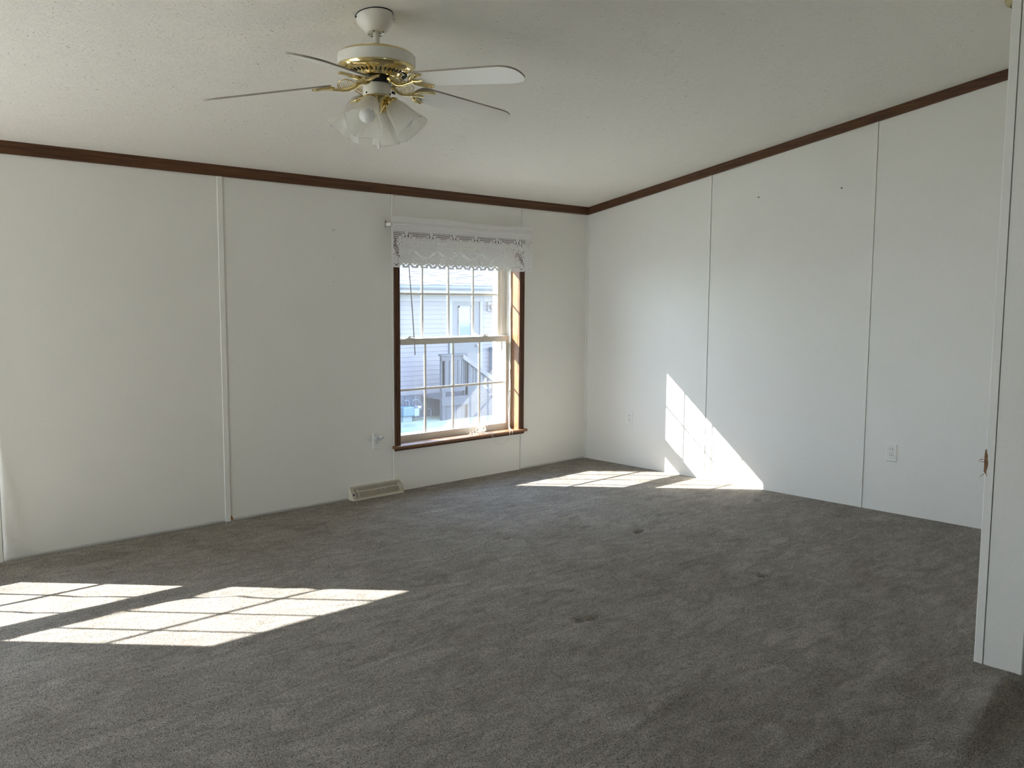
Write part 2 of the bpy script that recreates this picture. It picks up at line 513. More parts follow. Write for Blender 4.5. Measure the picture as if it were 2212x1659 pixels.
# ---- walls
def struct(name, label, loc=(0, 0, 0)):
    return empty(name, loc, label, kind='structure')
WX1, WX2 = -1.378, -5.505           # window centres
HW1, HW2 = .574, .645                # half widths between the casings
OPEN = [(c - h - .026, c + h + .026) for c, h in ((WX1, HW1), (WX2, HW2))]
OZ0, OZ1 = .285, 1.795
def wall_with_openings(mb, x0, x1, y0, y1, z0, z1, holes):
    """holes: (xa, xb, za, zb) sorted by xa"""
    x = x0
    for (a, b, za, zb) in sorted(holes):
        mb.box((x, y0, z0), (a, y1, z1))
        if za > z0: mb.box((a, y0, z0), (b, y1, za))
        mb.box((a, y0, zb), (b, y1, z1))
        x = b
    mb.box((x, y0, z0), (x1, y1, z1))

wall_back = struct('wall_back', 'white vinyl panelled wall holding the window')
mb = MB()
ADDED_DOORS = [(-10.25, -8.90, .03, 2.05), (-8.80, -7.35, .03, 2.05)]  # glazed doors added out of view to let in more sun
wall_with_openings(mb, XL - .1, .1, .004, .16, -.05, ZE + .05, [(a, b, OZ0, OZ1) for a, b in OPEN] + ADDED_DOORS)
mb.build('wall_core', M['gap'], wall_back)
PT = .009
def panel_grid(name, x0, x1, z0, z1, disp, parent, step=.02, mat=None):
    nx, nz = max(2, int((x1 - x0) / step)), max(2, int((z1 - z0) / step))
    xs = np.linspace(x0, x1, nx + 1); zs = np.linspace(z0, z1, nz + 1)
    X, Z = np.meshgrid(xs, zs)
    Yd = -PT + .004 - disp(X, Z)
    v = np.stack([X, Yd, Z], -1).reshape(-1, 3)
    m_ = MB()
    a = [(r * (nx + 1) + c, r * (nx + 1) + c + 1, (r + 1) * (nx + 1) + c + 1, (r + 1) * (nx + 1) + c) for r in range(nz) for c in range(nx)]
    m_.add([tuple(p) for p in v], a)
    n0 = len(m_.v)
    o = m_.build(name, mat or M['wall'], parent, fixn=False)
    o.data.shade_smooth()
    s = o.modifiers.new('solid', 'SOLIDIFY'); s.thickness = .004; s.offset = -1
    return o
def panel_b(x0, x1, z0=0.0, z1=None):
    z1 = ZE if z1 is None else z1
    return boxo('panel', (x0 + .0018, -PT + .004, z0), (x1 - .0018, .004, z1), M['wall'], wall_back)
def ridge(X, Z, x0, z0, x1, z1, w, h):
    dx, dz = x1 - x0, z1 - z0; L = math.hypot(dx, dz)
    t = np.clip(((X - x0) * dx + (Z - z0) * dz) / L ** 2, 0, 1)
    d = np.hypot(X - (x0 + t * dx), Z - (z0 + t * dz))
    return h * np.exp(-(d / w) ** 2) * np.sin(np.clip(t, .02, .98) * PI) ** .5
def loose_vinyl(X, Z):          # the loosened facing by the left joint
    d = ridge(X, Z, -4.45, .62, -4.36, .10, .016, .006)
    d += ridge(X, Z, -4.44, .10, -4.30, .02, .012, .008) + ridge(X, Z, -4.40, .07, -4.24, .012, .010, .006)
    d += ridge(X, Z, -4.45, .16, -4.38, .02, .014, .007)
    d += .008 * np.exp(-((X + 4.45) / .07) ** 2 - ((Z - .25) / .28) ** 2)
    return d
panel_grid('panel', -4.4475, -3.2238, .0, ZE, loose_vinyl, wall_back)
def bubble_top(X, Z):
    return ridge(X, Z, -3.16, 1.90, -3.02, 2.06, .02, .003)
panel_grid('panel', -3.2202, -2.0048, .0, ZE, bubble_top, wall_back)
panel_grid('panel', -.7832, -.002, .0, ZE, lambda X, Z: ridge(X, Z, -.76, 1.88, -.66, 2.05, .016, .003) + ridge(X, Z, -.775, 1.93, -.74, 2.0, .01, .002), wall_back)
panel_b(-2.003, -.785, 0, .30); panel_b(-2.003, -.785, 1.79)
panel_b(-4.836, -4.4493); panel_b(-6.174, -4.836, 0, .30); panel_b(-6.174, -4.836, 1.79)
panel_b(-7.34, -6.174); panel_b(XL, -10.26)
def batten_b(x0, x1):
    return boxo('batten', (x0, -.0105, 0.0), (x1, -.004, ZE - .055), M['batten'], wall_back, bevel=.0015)
batten_b(-3.255, -3.222); batten_b(-4.482, -4.4495); batten_b(-2.017, -2.0045)
MB().add([(-3.2205,-.0062,.012),(-3.204,-.0062,.008),(-3.216,-.0062,.034),(-3.2205,-.0062,.034),(-3.2205,-.0095,.012),(-3.204,-.0095,.008),(-3.216,-.0095,.034),(-3.2205,-.0095,.034)],
         [(0,1,2,3),(7,6,5,4),(0,4,5,1),(1,5,6,2),(2,6,7,3),(3,7,4,0)]).build('chip', plain('bare_wood_chip', (.42,.17,.05), .8), wall_back)['label'] = 'small orange chip of bare wood at the foot of the batten'

for (x, z, w_, h_, tl) in ((-2.472, 1.790, .026, .0035, .05), (-2.478, 1.778, .010, .003, .0), (-2.473, 1.612, .011, .003, .5), (-2.476, 1.456, .010, .003, .6)):
    m_ = Matrix.Translation((x, -.0056, z)) @ Matrix.Rotation(-tl, 4, 'Y')
    MB().box((-w_ / 2, -.0006, -h_ / 2), (w_ / 2, .0008, h_ / 2), m_).build('scuff', plain('scuff_grey', (.42, .40, .35), .8), wall_back)

wall_right = struct('wall_right', 'white vinyl panelled wall with slanted top and sun patch')
def wall_prism(mb, x0, x1, ya, yb, z0, top=0.0):
    """prism between y=ya..yb, up to the sloping ceiling"""
    za, zb = zc(ya) + top, zc(yb) + top
    mb.prism([(x0, ya, z0), (x0, yb, z0), (x0, yb, zb), (x0, ya, za)], (x1 - x0, 0, 0))
mb = MB(); wall_prism(mb, .004, .12, .16, RIDGE_Y, -.05, .05); wall_prism(mb, .004, .12, RIDGE_Y, YF - .1, -.05, .05)
mb.build('wall_core', M['gap'], wall_right)
for (ya, yb) in ((-.002, -1.2105), (-1.2135, -2.4355), (-2.4385, -3.655), (-3.655, RIDGE_Y), (RIDGE_Y, -4.87), (-4.87, -6.09), (-6.09, -7.3), (-7.3, YF)):
    mb = MB(); wall_prism(mb, -.005, .004, ya, yb, 0.0)
    mb.build('panel', M['wall'], wall_right)
for (ya, yb) in ((-.004, -.026), (-1.189, -1.2105), (-2.413, -2.4355)):
    mb = MB(); wall_prism(mb, -.0085, -.005, ya, yb, 0.0, -.056)
    mb.build('batten', M['batten'], wall_right)
boxo('batten', (-.022, -.0125, 0), (-.006, -.005, ZE - .05), M['batten'], wall_back)

# wall end on the joint line, right edge of the photograph
wall_middle = struct('wall_middle', 'white end of the dividing wall with a torn corner')
XE = -2.108
mb = MB(); mb.box((XE + .012, -4.000, 0), (-.006, -3.848, 2.60)); mb.box((XE + .012, -3.99, 2.5), (-.006, -3.86, ZR - .008))
mb.build('wall_core', M['wall'], wall_middle)
boxo('panel', (XE, -3.988, 0), (XE + .012, -3.8755, ZR - .025), M['wall'], wall_middle)
mb = MB()
mb.prism([(XE - .004, -3.8725, 0), (XE - .004, -3.846, 0), (XE, -3.842, 0), (XE + .030, -3.842, 0), (XE + .030, -3.848, 0), (XE + .0115, -3.848, 0), (XE + .0115, -3.8725, 0)], (0, 0, ZR - .04))
mb.build('corner_strip', M['batten'], wall_middle)
mb = MB()
mb.prism([(XE - .003, -3.989, 0), (XE - .003, -4.004, 0), (XE, -4.007, 0), (XE + .030, -4.007, 0), (XE + .030, -4.0, 0), (XE + .0115, -4.0, 0), (XE + .0115, -3.989, 0)], (0, 0, ZR - .04))
mb.build('corner_strip', M['batten'], wall_middle)
# torn spot: bare board and curled slivers of facing
mb = MB()
prof = [(.722, -3.8488, -3.8422), (.730, -3.8478, -3.8420), (.742, -3.8512, -3.8412), (.756, -3.8530, -3.8405), (.768, -3.8524, -3.8405), (.776, -3.8505, -3.8405), (.788, -3.8508, -3.8405), (.797, -3.8478, -3.8405), (.806, -3.8466, -3.8410), (.812, -3.8440, -3.8422)]
loop = [(XE - .0048, a, z) for z, a, b in prof] + [(XE - .0048, b, z) for z, a, b in reversed(prof)]
mb.prism(loop, (.006, 0, 0))
mb.prism([(XE - .004, -3.8415, .726), (XE - .004, -3.8415, .800), (XE + .012, -3.8415, .79), (XE + .016, -3.8415, .735)], (0, .0018, 0))
mb.build('torn_patch', M['torn'], wall_middle)['label'] = 'brown bare board where the facing is torn'
mb = MB()
mb.tube([(XE + .004, -3.840, .762), (XE + .004, -3.832, .763), (XE + .004, -3.824, .764)], [.0016, .0012, .0005], 5)
mb.tube([(XE + .002, -3.839, .764), (XE + .002, -3.838, .774)], .0016, 5)
mb.tube([(XE, -3.834, .773), (XE, -3.826, .771), (XE, -3.818, .762)], [.0018, .0014, .0005], 5)
mb.tube([(XE, -3.840, .784), (XE, -3.834, .784)], [.0014, .0005], 5)
mb.tube([(XE - .0045, -3.8475, .722), (XE - .0055, -3.851, .712)], [.0013, .0007], 5)
mb.tube([(XE, -3.8395, .718), (XE, -3.832, .713), (XE, -3.825, .702)], [.0012, .0010, .0004], 5)
mb.build('torn_sliver', M['torn'], wall_middle)

# walls out of sight, behind and beside the camera (windows added to bring in daylight)
BW = [(-5.0, -4.4, 1.20, 1.90)]  # unseen window added behind the camera for daylight
wall_front = struct('wall_front', 'white far wall behind the camera with an added window')
mb = MB(); wall_with_openings(mb, XL - .1, .1, YF - .12, YF, -.05, ZE + .15, BW); mb.build('wall_core', M['wall'], wall_front)
wall_left = struct('wall_left', 'white end wall left of the camera with an added wide window')
mb = MB()
LWIN = [(-3.2, -.3, .05, 2.03)]  # unseen glazing added in the end wall to bring in sun
for (ya, yb) in ((.16, LWIN[0][1]), (LWIN[0][0], YF - .1)):
    yy = [ya] + ([RIDGE_Y] if ya > RIDGE_Y > yb else []) + [yb]
    for a, b in zip(yy, yy[1:]): wall_prism(mb, XL - .12, XL, a, b, -.05, .05)
for (y0, y1, za, zb) in LWIN:
    mb.box((XL - .12, y0, -.05), (XL, y1, za)); wall_prism(mb, XL - .12, XL, y1, y0, zb, .05)
mb.build('wall_core', M['wall'], wall_left)
wp = struct('wall_light_block', 'white partition added to block light left of the camera')  # partition added out of view to hold back daylight from the left
mb = MB(); ya, yb = -1.90, YF
yy = [ya, RIDGE_Y, yb]
for a, b in zip(yy, yy[1:]): wall_prism(mb, -7.05, -6.95, a, b, -.03, .03)
mb.build('wall_core', M['wall'], wp)
k = 3
for (a, b, za, zb) in BW:
    w = struct('window_%d' % k, 'plain window added for daylight behind the camera'); k += 1
    mb = MB(); y0, y1 = YF - .10, YF - .03
    mb.box((a, y0, za), (a + .05, y1, zb)).box((b - .05, y0, za), (b, y1, zb)).box((a, y0, za), (b, y1, za + .05)).box((a, y0, zb - .05), (b, y1, zb)).box(((a + b) / 2 - .03, y0, za), ((a + b) / 2 + .03, y1, zb))
    mb.build('frame', M['vinyl_frame'], w)
    boxo('pane', (a + .03, YF - .068, za + .03), (b - .03, YF - .064, zb - .03), M['glass'], w)
for (a, b, za, zb) in LWIN:
    w = struct('window_%d' % k, 'wide window added for sun in the left end wall'); k += 1
    mb = MB(); x0, x1 = XL - .10, XL - .03
    mb.box((x0, a, za), (x1, a + .05, zb)).box((x0, b - .05, za), (x1, b, zb)).box((x0, a, za), (x1, b, za + .05)).box((x0, a, zb - .05), (x1, b, zb)).box((x0, (a + b) / 2 - .03, za), (x1, (a + b) / 2 + .03, zb))
    mb.build('frame', M['vinyl_frame'], w)
    boxo('pane', (XL - .068, a + .03, za + .03), (XL - .064, b - .03, zb - .03), M['glass'], w)

for i, (a, b, za, zb) in enumerate(ADDED_DOORS):
    w = struct('door_%d' % (i + 1), 'glazed door added left of the frame to bring in sun')
    mb = MB(); y0, y1 = .04, .12
    mb.box((a, y0, za), (a + .06, y1, zb)).box((b - .06, y0, za), (b, y1, zb)).box((a, y0, za), (b, y1, za + .07)).box((a, y0, zb - .06), (b, y1, zb))
    mb.build('frame', M['vinyl_frame'], w)
    boxo('pane', (a + .03, .078, za + .03), (b - .03, .083, zb - .03), M['glass'], w)
# pale floor added out of view to bounce sunlight into the room
fv = boxo('floor_bounce', (XL - .05, YF, .010), (-6.25, -.002, .016), M['bounce_vinyl']); tag(fv, 'pale floor added left of the frame to bounce light', kind='structure')
# crown moulding, dark oak
mb = MB()
pr = [(.000, 2.053), (-.010, 2.053), (-.013, 2.060), (-.0135, 2.090), (-.017, 2.098), (-.017, ZE + .004), (.0, ZE + .001)]
mb.prism([(XL, y - .0045, z) for y, z in pr], (-XL - .003, 0, 0))
t1 = mb.build('trim_1', M['oak_dark_x']); tag(t1, 'dark oak crown moulding along the window wall', kind='structure')
mb = MB()
pr = [(-.005, -.0595), (-.015, -.0595), (-.018, -.052), (-.0185, -.022), (-.022, -.014), (-.022, .0005), (-.005, .0005)]
ya, yb = -.012, -3.848
sec0 = [(x, ya, zc(ya) + z) for x, z in pr]; sec1 = [(x, yb, zc(yb) + z) for x, z in pr]
n = len(pr)
mb.add(sec0 + sec1, [tuple(range(n)), tuple(range(2 * n - 1, n - 1, -1))] + [(i, (i + 1) % n, n + (i + 1) % n, n + i) for i in range(n)])
t2 = mb.build('trim_2', M['oak_dark_y']); tag(t2, 'dark oak crown moulding rising along the right wall', kind='structure')

# ================================================================== WINDOWS
def sash(win, name, x0, x1, z0, z1, gx0, gx1, gz0, gz1, y0, y1, yg, nx=4, nz=2):
    mb = MB()
    mb.box((x0, y0, z0), (gx0, y1, z1)).box((gx1, y0, z0), (x1, y1, z1))
    mb.box((gx0, y0, z0), (gx1, y1, gz0)).box((gx0, y0, gz1), (gx1, y1, z1))
    s = mb.build(name, M['vinyl_frame'], win)
    boxo('pane', (gx0 - .004, yg - .002, gz0 - .004), (gx1 + .004, yg + .002, gz1 + .004), M['glass'], s)
    mw_ = .0086
    for i in range(1, nx):
        x = gx0 + (gx1 - gx0) * i / nx
        boxo('muntin', (x - mw_, yg - .008, gz0), (x + mw_, yg - .0025, gz1), M['muntin'], s, bevel=.002)
    for i in range(1, nz):
        z = gz0 + (gz1 - gz0) * i / nz
        boxo('muntin', (gx0, yg - .0085, z - mw_), (gx1, yg - .0025, z + mw_), M['muntin'], s, bevel=.002)
    return s
def make_window(name, cx, hw, label):
    w = struct(name, label, (cx, 0, .33))
    a, b = cx - hw, cx + hw                 # clear opening between the casings
    # reeded casing
    def casing(x0, x1, flip):
        mb = MB(); d = x1 - x0
        pr = [(0, -.006), (0, -.014), (.10, -.018), (.24, -.018), (.27, -.014), (.33, -.014), (.36, -.018), (.55, -.019), (.59, -.014), (.65, -.014), (.68, -.018), (.90, -.017), (1, -.012), (1, -.006)]
        mb.prism([(x0 + d * (1 - p if flip else p), y + .001, .326) for p, y in pr], (0, 0, 1.825 - .326))
        return mb.build('casing', M['oak_dark_z'], w)
    casing(a - .052, a, False); casing(b, b + .052, True)
    mb = MB()
    mb.prism([(a - .0515, y + .001, z) for y, z in ((-.006, 1.772), (-.013, 1.772), (-.018, 1.778), (-.0185, 1.815), (-.014, 1.8245), (-.006, 1.8245))], (b - a + .103, 0, 0))
    mb.build('casing', M['oak_dark_x'], w)
    # stool with rounded nose, apron below
    mb = MB()
    mb.prism([(a - .068, y, z) for y, z in ((.085, .306), (.085, .326), (-.034, .326), (-.041, .322), (-.043, .316), (-.041, .310), (-.034, .306))], (b - a + .136, 0, 0))
    mb.build('sill', M['oak_x'], w)
    mb = MB()
    mb.prism([(a - .05, y, z) for y, z in ((-.0055, .306), (-.022, .306), (-.022, .298), (-.014, .288), (-.0055, .286))], (b - a + .10, 0, 0))
    mb.build('apron', M['oak_dark_x'], w)
    # jamb liners, oak painted lighter for the light they catch
    boxo('jamb_liner', (a - .014, -.004, .326), (a, .080, 1.772), M['oak_z'], w)
    boxo('jamb_liner', (b, -.004, .326), (b + .014, .080, 1.772), M['oak_z'], w)
    boxo('head_liner', (a - .014, -.004, 1.7725), (b + .014, .080, 1.787), M['oak_x'], w)
    # vinyl frame with tracks
    mb = MB()
    for s, xa in ((1, a), (-1, b)):
        mb.box((xa - s * .022, .080, .300), (xa + s * .004, .250, 1.79))
        mb.box((xa + s * .004, .080, .320), (xa + s * .010, .090, 1.765))
        mb.box((xa + s * .004, .139, .320), (xa + s * .054, .150, 1.765))
        mb.box((xa + s * .004, .212, .320), (xa + s * (.083 if s > 0 else .046), .250, 1.765))
    mb.box((a, .080, .300), (b, .250, .322)).box((a, .139, .322), (b, .150, .345)).box((a, .212, .322), (b, .250, .360))
    mb.box((a, .080, 1.750), (b, .250, 1.79)).box((a, .212, 1.715), (b, .250, 1.75))
    mb.build('frame', M['vinyl_frame'], w)
    lo = sash(w, 'lower_sash', a + .007, b - .007, .324, 1.064, cx - hw + .0475, cx + hw - .0475, .372, 1.021, .092, .137, .115)
    up = sash(w, 'upper_sash', a + .056, b - .056, 1.020, 1.749, cx - hw + .083, cx + hw - .083, 1.068, 1.702, .152, .210, .170)
    # sash locks on the meeting rail
    for lx in (cx - .405, cx + .315):
        mb = MB()
        mb.box((lx - .028, .100, 1.064), (lx + .028, .128, 1.070)).lathe([(.012, 1.070), (.012, 1.080), (.009, 1.084), (0.0005, 1.084)], 12, Matrix.Translation((lx, .114, 0)))
        mb.prism([(lx - .006, .106, 1.076), (lx + .032, .100, 1.074), (lx + .034, .106, 1.074), (lx + .004, .120, 1.076)], (0, 0, .006))
        mb.build('sash_lock', M['plastic'], lo)
    return w
win1 = make_window('window_1', WX1, HW1, 'double hung window with dark oak casing and white grilles')
win2 = make_window('window_2', WX2, HW2, 'double hung window left of the frame letting in sun')
exec_later = []

# daylight portals help the renderer find the window openings
def portal(loc, rot, sx, sy):
    l = bpy.data.lights.new('daylight_portal', 'AREA'); l.shape = 'RECTANGLE'; l.size = sx; l.size_y = sy
    l.cycles.is_portal = True
    o = bpy.data.objects.new('daylight_portal', l); o.location = loc; o.rotation_euler = rot
    COL.objects.link(o)
for c in (WX1, WX2): portal((c, .27, 1.04), (-PI / 2, 0, 0), 1.1, 1.45)
for (a, b, za, zb) in ADDED_DOORS: portal(((a + b) / 2, .17, (za + zb) / 2), (-PI / 2, 0, 0), b - a, zb - za)
for (a, b, za, zb) in BW: portal(((a + b) / 2, YF - .13, (za + zb) / 2), (PI / 2, 0, 0), b - a, zb - za)
for (a, b, za, zb) in LWIN: portal((XL - .13, (a + b) / 2, (za + zb) / 2), (0, -PI / 2, 0), zb - za, b - a)

# ================================================================== CEILING FAN
FX, FY = -3.512, -1.994
fan = empty('ceiling_fan', (FX, FY, zc(FY)), 'five blade white and brass ceiling fan with four frosted tulip shades', 'fan')
T = Matrix.Translation((FX, FY, 0))
# canopy follows the ceiling slope
cz = zc(-1.982)
tilt = Matrix.Translation((FX, -1.982, cz)) @ Matrix.Rotation(math.atan(SL), 4, 'X').inverted()
can = MB().lathe([(.0735, -.004), (.0735, -.010), (.0725, -.022), (.066, -.036), (.054, -.052), (.043, -.066), (.0385, -.071), (.036, -.073), (.020, -.073), (.019, -.064), (.006, -.060)], 48, tilt)
can.build('canopy', M['fan_white'], fan, smooth=40)
MB().lathe([(.070, .004), (.0745, -.0005), (.0745, -.0045), (.070, -.0045)], 48, tilt, cap1=True).build('canopy_gap', M['slot'], fan, smooth=40)  # dark ring standing for the black gap at the canopy rim
mb = MB()
for a in (15, 160, 340):
    p = tilt @ Vector((.0745 * math.cos(math.radians(a)), .0745 * math.sin(math.radians(a)), -.010))
    mb.lathe([(.0005, -.004), (.0042, -.003), (.0042, .003), (.0005, .004)], 8, Matrix.Translation(p))
mb.build('canopy_screw', M['black'], fan, smooth=40)['kind'] = 'stuff'
mb = MB()
for a in (20, 95, 140, 215, 300):
    p = tilt @ Vector((.029 * math.cos(math.radians(a)), .029 * math.sin(math.radians(a)), -.0735))
    mb.box((p.x - .004, p.y - .002, p.z - .001), (p.x + .004, p.y + .002, p.z + .001))
mb.build('canopy_slot', M['slot'], fan)['kind'] = 'stuff'
MB().lathe([(.0065, 2.41), (.0128, 2.41), (.0128, 2.335), (.0065, 2.335)], 24, T).build('downrod', M['fan_white'], fan, smooth=40)
MB().lathe([(.003, 2.348), (.0155, 2.348), (.0165, 2.343), (.0165, 2.322), (.003, 2.322)], 24, T).build('coupler', M['black'], fan, smooth=40)
MB().tube([(FX - .016, FY - .012, 2.338), (FX - .024, FY - .014, 2.334), (FX - .025, FY - .014, 2.345), (FX - .021, FY - .013, 2.347)], .0014, 6).build('cotter_pin', M['brass'], fan, smooth=40)
# motor housing: brass cap, white band, brass underside with slotted vents
MB().lathe([(.014, 2.327), (.060, 2.326), (.105, 2.322), (.132, 2.315), (.146, 2.307), (.151, 2.300), (.1495, 2.298)], 64, T).build('motor_cap', M['brass'], fan, smooth=40)
MB().lathe([(.1495, 2.302), (.1525, 2.300), (.1525, 2.262), (.1495, 2.259)], 64, T).build('motor_band', M['fan_white'], fan, smooth=40)
MB().lathe([(.1505, 2.262), (.151, 2.256), (.146, 2.246), (.134, 2.237), (.118, 2.231), (.104, 2.229), (.098, 2.226), (.092, 2.218), (.086, 2.216), (.030, 2.216)], 64, T).build('motor_base', M['brass'], fan, smooth=40)
mb = MB()
for k in range(40):
    a = 2 * PI * k / 40
    mb.prism([(.102, -.0020, 2.2270), (.120, -.0024, 2.2310), (.120, .0024, 2.2310), (.102, .0020, 2.2270)], (0, 0, -.0022), T @ Matrix.Rotation(a, 4, 'Z'))
mb.build('vent_slot', M['slot'], fan)['kind'] = 'stuff'
MB().lathe([(.025, 2.217), (.062, 2.217), (.064, 2.210), (.064, 2.196), (.060, 2.193), (.025, 2.193)], 40, T).build('flywheel', M['black'], fan, smooth=40)
# blade irons and blades
BZ = 2.2045
TH0 = -3.0
DROOP = [5.3, 5.6, 7.7, 6.5, 4.8]            # each blade hangs a little differently, degrees
def blade_outline():
    pts = []
    r0, r1 = .180, .672
    for i in range(25):                       # rounded outer end
        a = -PI / 2 + PI * i / 24
        e = .52
        ca, sa = math.cos(a), math.sin(a)
        pts.append((r1 - .085 + .085 * abs(ca) ** .75 * (1 if ca >= 0 else -1), .067 * (abs(sa) ** .85) * (1 if sa >= 0 else -1)))
    for i in range(13):                       # narrower rounded root
        a = PI / 2 + PI * i / 12
        ca, sa = math.cos(a), math.sin(a)
        pts.append((r0 + .035 + .035 * -abs(ca) ** .8, .055 * (abs(sa) ** .85) * (1 if sa >= 0 else -1)))
    return pts
OUT = blade_outline()
PITCH = math.radians(13)
for k in range(5):
    a = math.radians(TH0 + 72 * k)
    R = T @ Matrix.Rotation(a, 4, 'Z') @ Matrix.Translation((0, 0, BZ)) @ Matrix.Rotation(math.radians(DROOP[k]), 4, 'Y')
    RP = R @ Matrix.Rotation(-PITCH, 4, 'X')
    b = MB()
    nb = len(OUT); th = .0065
    b.add([RP @ Vector((x, y, 0)) for x, y in OUT] + [RP @ Vector((x, y, th)) for x, y in OUT],
          [tuple(range(nb)), tuple(range(2 * nb - 1, nb - 1, -1))] + [(i, (i + 1) % nb, nb + (i + 1) % nb, nb + i) for i in range(nb)])
    bo = b.build('blade', M['blade'], fan)
    bo.data.materials.append(M['blade_edge'])
    for p in bo.data.polygons:
        if len(p.vertices) == 4: p.material_index = 1
    # iron: curved arm, fan shaped leaf with fingers, pads and screws
    irn = MB()
    arm = [(.056, 0, .004), (.076, 0, -.004), (.094, 0, -.014), (.114, 0, -.020), (.136, 0, -.019), (.160, 0, -.013), (.185, 0, -.008)]
    irn.tube([R @ Vector(p) for p in arm], [.0085, .0085, .0075, .0065, .006, .007, .007], 10)
    irn.box((.050, -.017, .000), (.080, .017, .009), R)
    rim = []
    for i in range(15):
        t_ = -1 + 2 * i / 14
        rim.append((.168 + .058 * (t_ * t_) * (1.0) + .004, .060 * t_, -.006))
    irn.tube([RP @ Vector(p) for p in rim], [.0032 + .0026 * (1 - abs(-1 + 2 * i / 14)) for i in range(15)], 8)
    inner = [(.176 + .075 * abs(u) ** 1.5, .045 * u, -.005) for u in np.linspace(-1, 1, 11)]
    irn.tube([RP @ Vector(p) for p in inner], .0032, 8)
    for s in (-1, 1):
        irn.tube([RP @ Vector(p) for p in ((.200, .030 * s, -.005), (.222, .050 * s, -.006), (.246, .052 * s, -.006))], [.0042, .0048, .0036], 8)
        irn.lathe([(.0005, -.012), (.0045, -.0105), (.0045, -.004)], 10, RP @ Matrix.Translation((.238, .052 * s, 0)))
    irn.tube([RP @ Vector(p) for p in ((.176, 0, -.005), (.205, 0, -.007), (.228, 0, -.005))], [.0065, .0055, .003], 8)
    irn.build('blade_iron', M['brass'], fan, smooth=60)
    lf = MB()                                 # ribbed leaf grille beside the arm
    for s in (-1, 1):
        edge = [(.080, .010 * s, -.004), (.094, .036 * s, .004), (.116, .058 * s, .008), (.140, .056 * s, .004), (.152, .030 * s, -.005), (.152, .006 * s, -.012)]
        lf.tube([R @ Vector(p) for p in edge], .0023, 8)
        for j in range(7):
            u = (j + .6) / 7
            p0 = Vector((.086 + .058 * u, .008 * s, -.006 - .010 * u))
            p1 = Vector((.090 + .058 * u, (.018 + .038 * math.sin(PI * min(1, u * .85 + .15))) * s, .004 - .002 * u))
            lf.tube([R @ p0, R @ ((p0 + p1) / 2 + Vector((.004, 0, .001))), R @ p1], .0014, 6)
    lf.build('iron_leaf', M['brass'], fan, smooth=60)
# switch cup, fitter, arms
MB().lathe([(.020, 2.196), (.052, 2.196), (.0555, 2.190), (.0555, 2.150), (.052, 2.146), (.020, 2.146)], 48, T).build('switch_cup', M['fan_white'], fan, smooth=40)
MB().lathe([(.054, 2.147), (.0575, 2.143), (.056, 2.136), (.046, 2.126), (.032, 2.112), (.024, 2.098), (.020, 2.088), (.015, 2.079), (.0105, 2.076), (.0005, 2.075)], 48, T).build('light_fitter', M['brass'], fan, smooth=40)
mb = MB()
for a in (40, 190, 300): mb.lathe([(.0005, -.003), (.0035, -.002), (.0035, .003)], 8, Matrix.Translation((FX + .0565 * math.cos(math.radians(a)), FY + .0565 * math.sin(math.radians(a)), 2.152)))
mb.build('cup_screw', M['black'], fan)['kind'] = 'stuff'
MB().tube([(FX + .050, FY - .030, 2.166), (FX + .058, FY - .036, 2.164), (FX + .061, FY - .038, 2.158)], [.005, .005, .002], 8).build('reverse_switch', M['black'], fan)
# frosted tulip shades, square with pleated corners
def shade_r(r, z, a):
    u = (z + .0) / -.135                       # 0 neck .. 1 rim
    u = max(0.0, min(1.0, u))
    c, s = abs(math.cos(a)), abs(math.sin(a))
    p = 2 + 3.2 * u
    sq = (c ** p + s ** p) ** (-1 / p)
    ph = (a % (PI / 2)) - PI / 4               # 0 at the corners
    pl = math.exp(-(ph / .34) ** 2) * math.cos(ph * 26) * .050 * u
    return r * (1 + (sq - 1) * (.18 + .42 * u)) * (1 + pl)
for k in range(4):
    a = math.radians(-144.7 + 90 * k)
    dirh = Vector((math.cos(a), math.sin(a), 0))
    tilt_a = math.radians(40)
    base = Vector((FX, FY, 2.118)) + dirh * .060
    axis = (dirh * math.sin(tilt_a) + Vector((0, 0, -1)) * math.cos(tilt_a)).normalized()
    zax = -axis
    xax = Vector((0, 0, 1)).cross(zax).normalized(); yax = zax.cross(xax)
    S = Matrix((xax, yax, zax)).transposed().to_4x4(); S.translation = base
    S = S @ Matrix.Rotation(PI / 4, 4, 'Z') if False else S
    arm = MB()
    arm.tube([Vector((FX, FY, 2.128)) + dirh * .030, base + zax * .012, base - zax * .002], [.012, .015, .016], 12)
    arm.lathe([(.016, .014), (.024, .010), (.0305, .002), (.0305, -.012), (.028, -.012), (.028, .0)], 28, S)
    arm.build('light_arm', M['brass'], fan, smooth=50)
    prof = [(.0275, -.002), (.030, -.008), (.0345, -.018), (.0395, -.032), (.0435, -.050), (.0475, -.070), (.0525, -.090), (.0585, -.110), (.0655, -.126), (.0690, -.135)]
    sh = MB().lathe(prof, 112, S, shade_r)
    so_ = sh.build('lamp_shade', M['shade_glass'], fan, fixn=False)
    so_.data.shade_smooth()
    sm = so_.modifiers.new('thickness', 'SOLIDIFY'); sm.thickness = .0022; sm.offset = 0
    MB().lathe([(.010, -.010), (.0135, -.016), (.0135, -.040), (.018, -.052), (.0265, -.066), (.0305, -.080), (.0300, -.092), (.0250, -.104), (.0150, -.112), (.0005, -.115)], 32, S).build('bulb', M['bulb'], fan, smooth=60)
    mb = MB()
    for q in range(3):
        aa = 2 * PI * q / 3 + .5
        p = S @ Vector((.032 * math.cos(aa), .032 * math.sin(aa), -.004))
        mb.lathe([(.0005, -.003), (.003, -.002), (.003, .003), (.0005, .004)], 8, Matrix.Translation(p))
    mb.build('thumb_screw', M['brass'], fan)['kind'] = 'stuff'
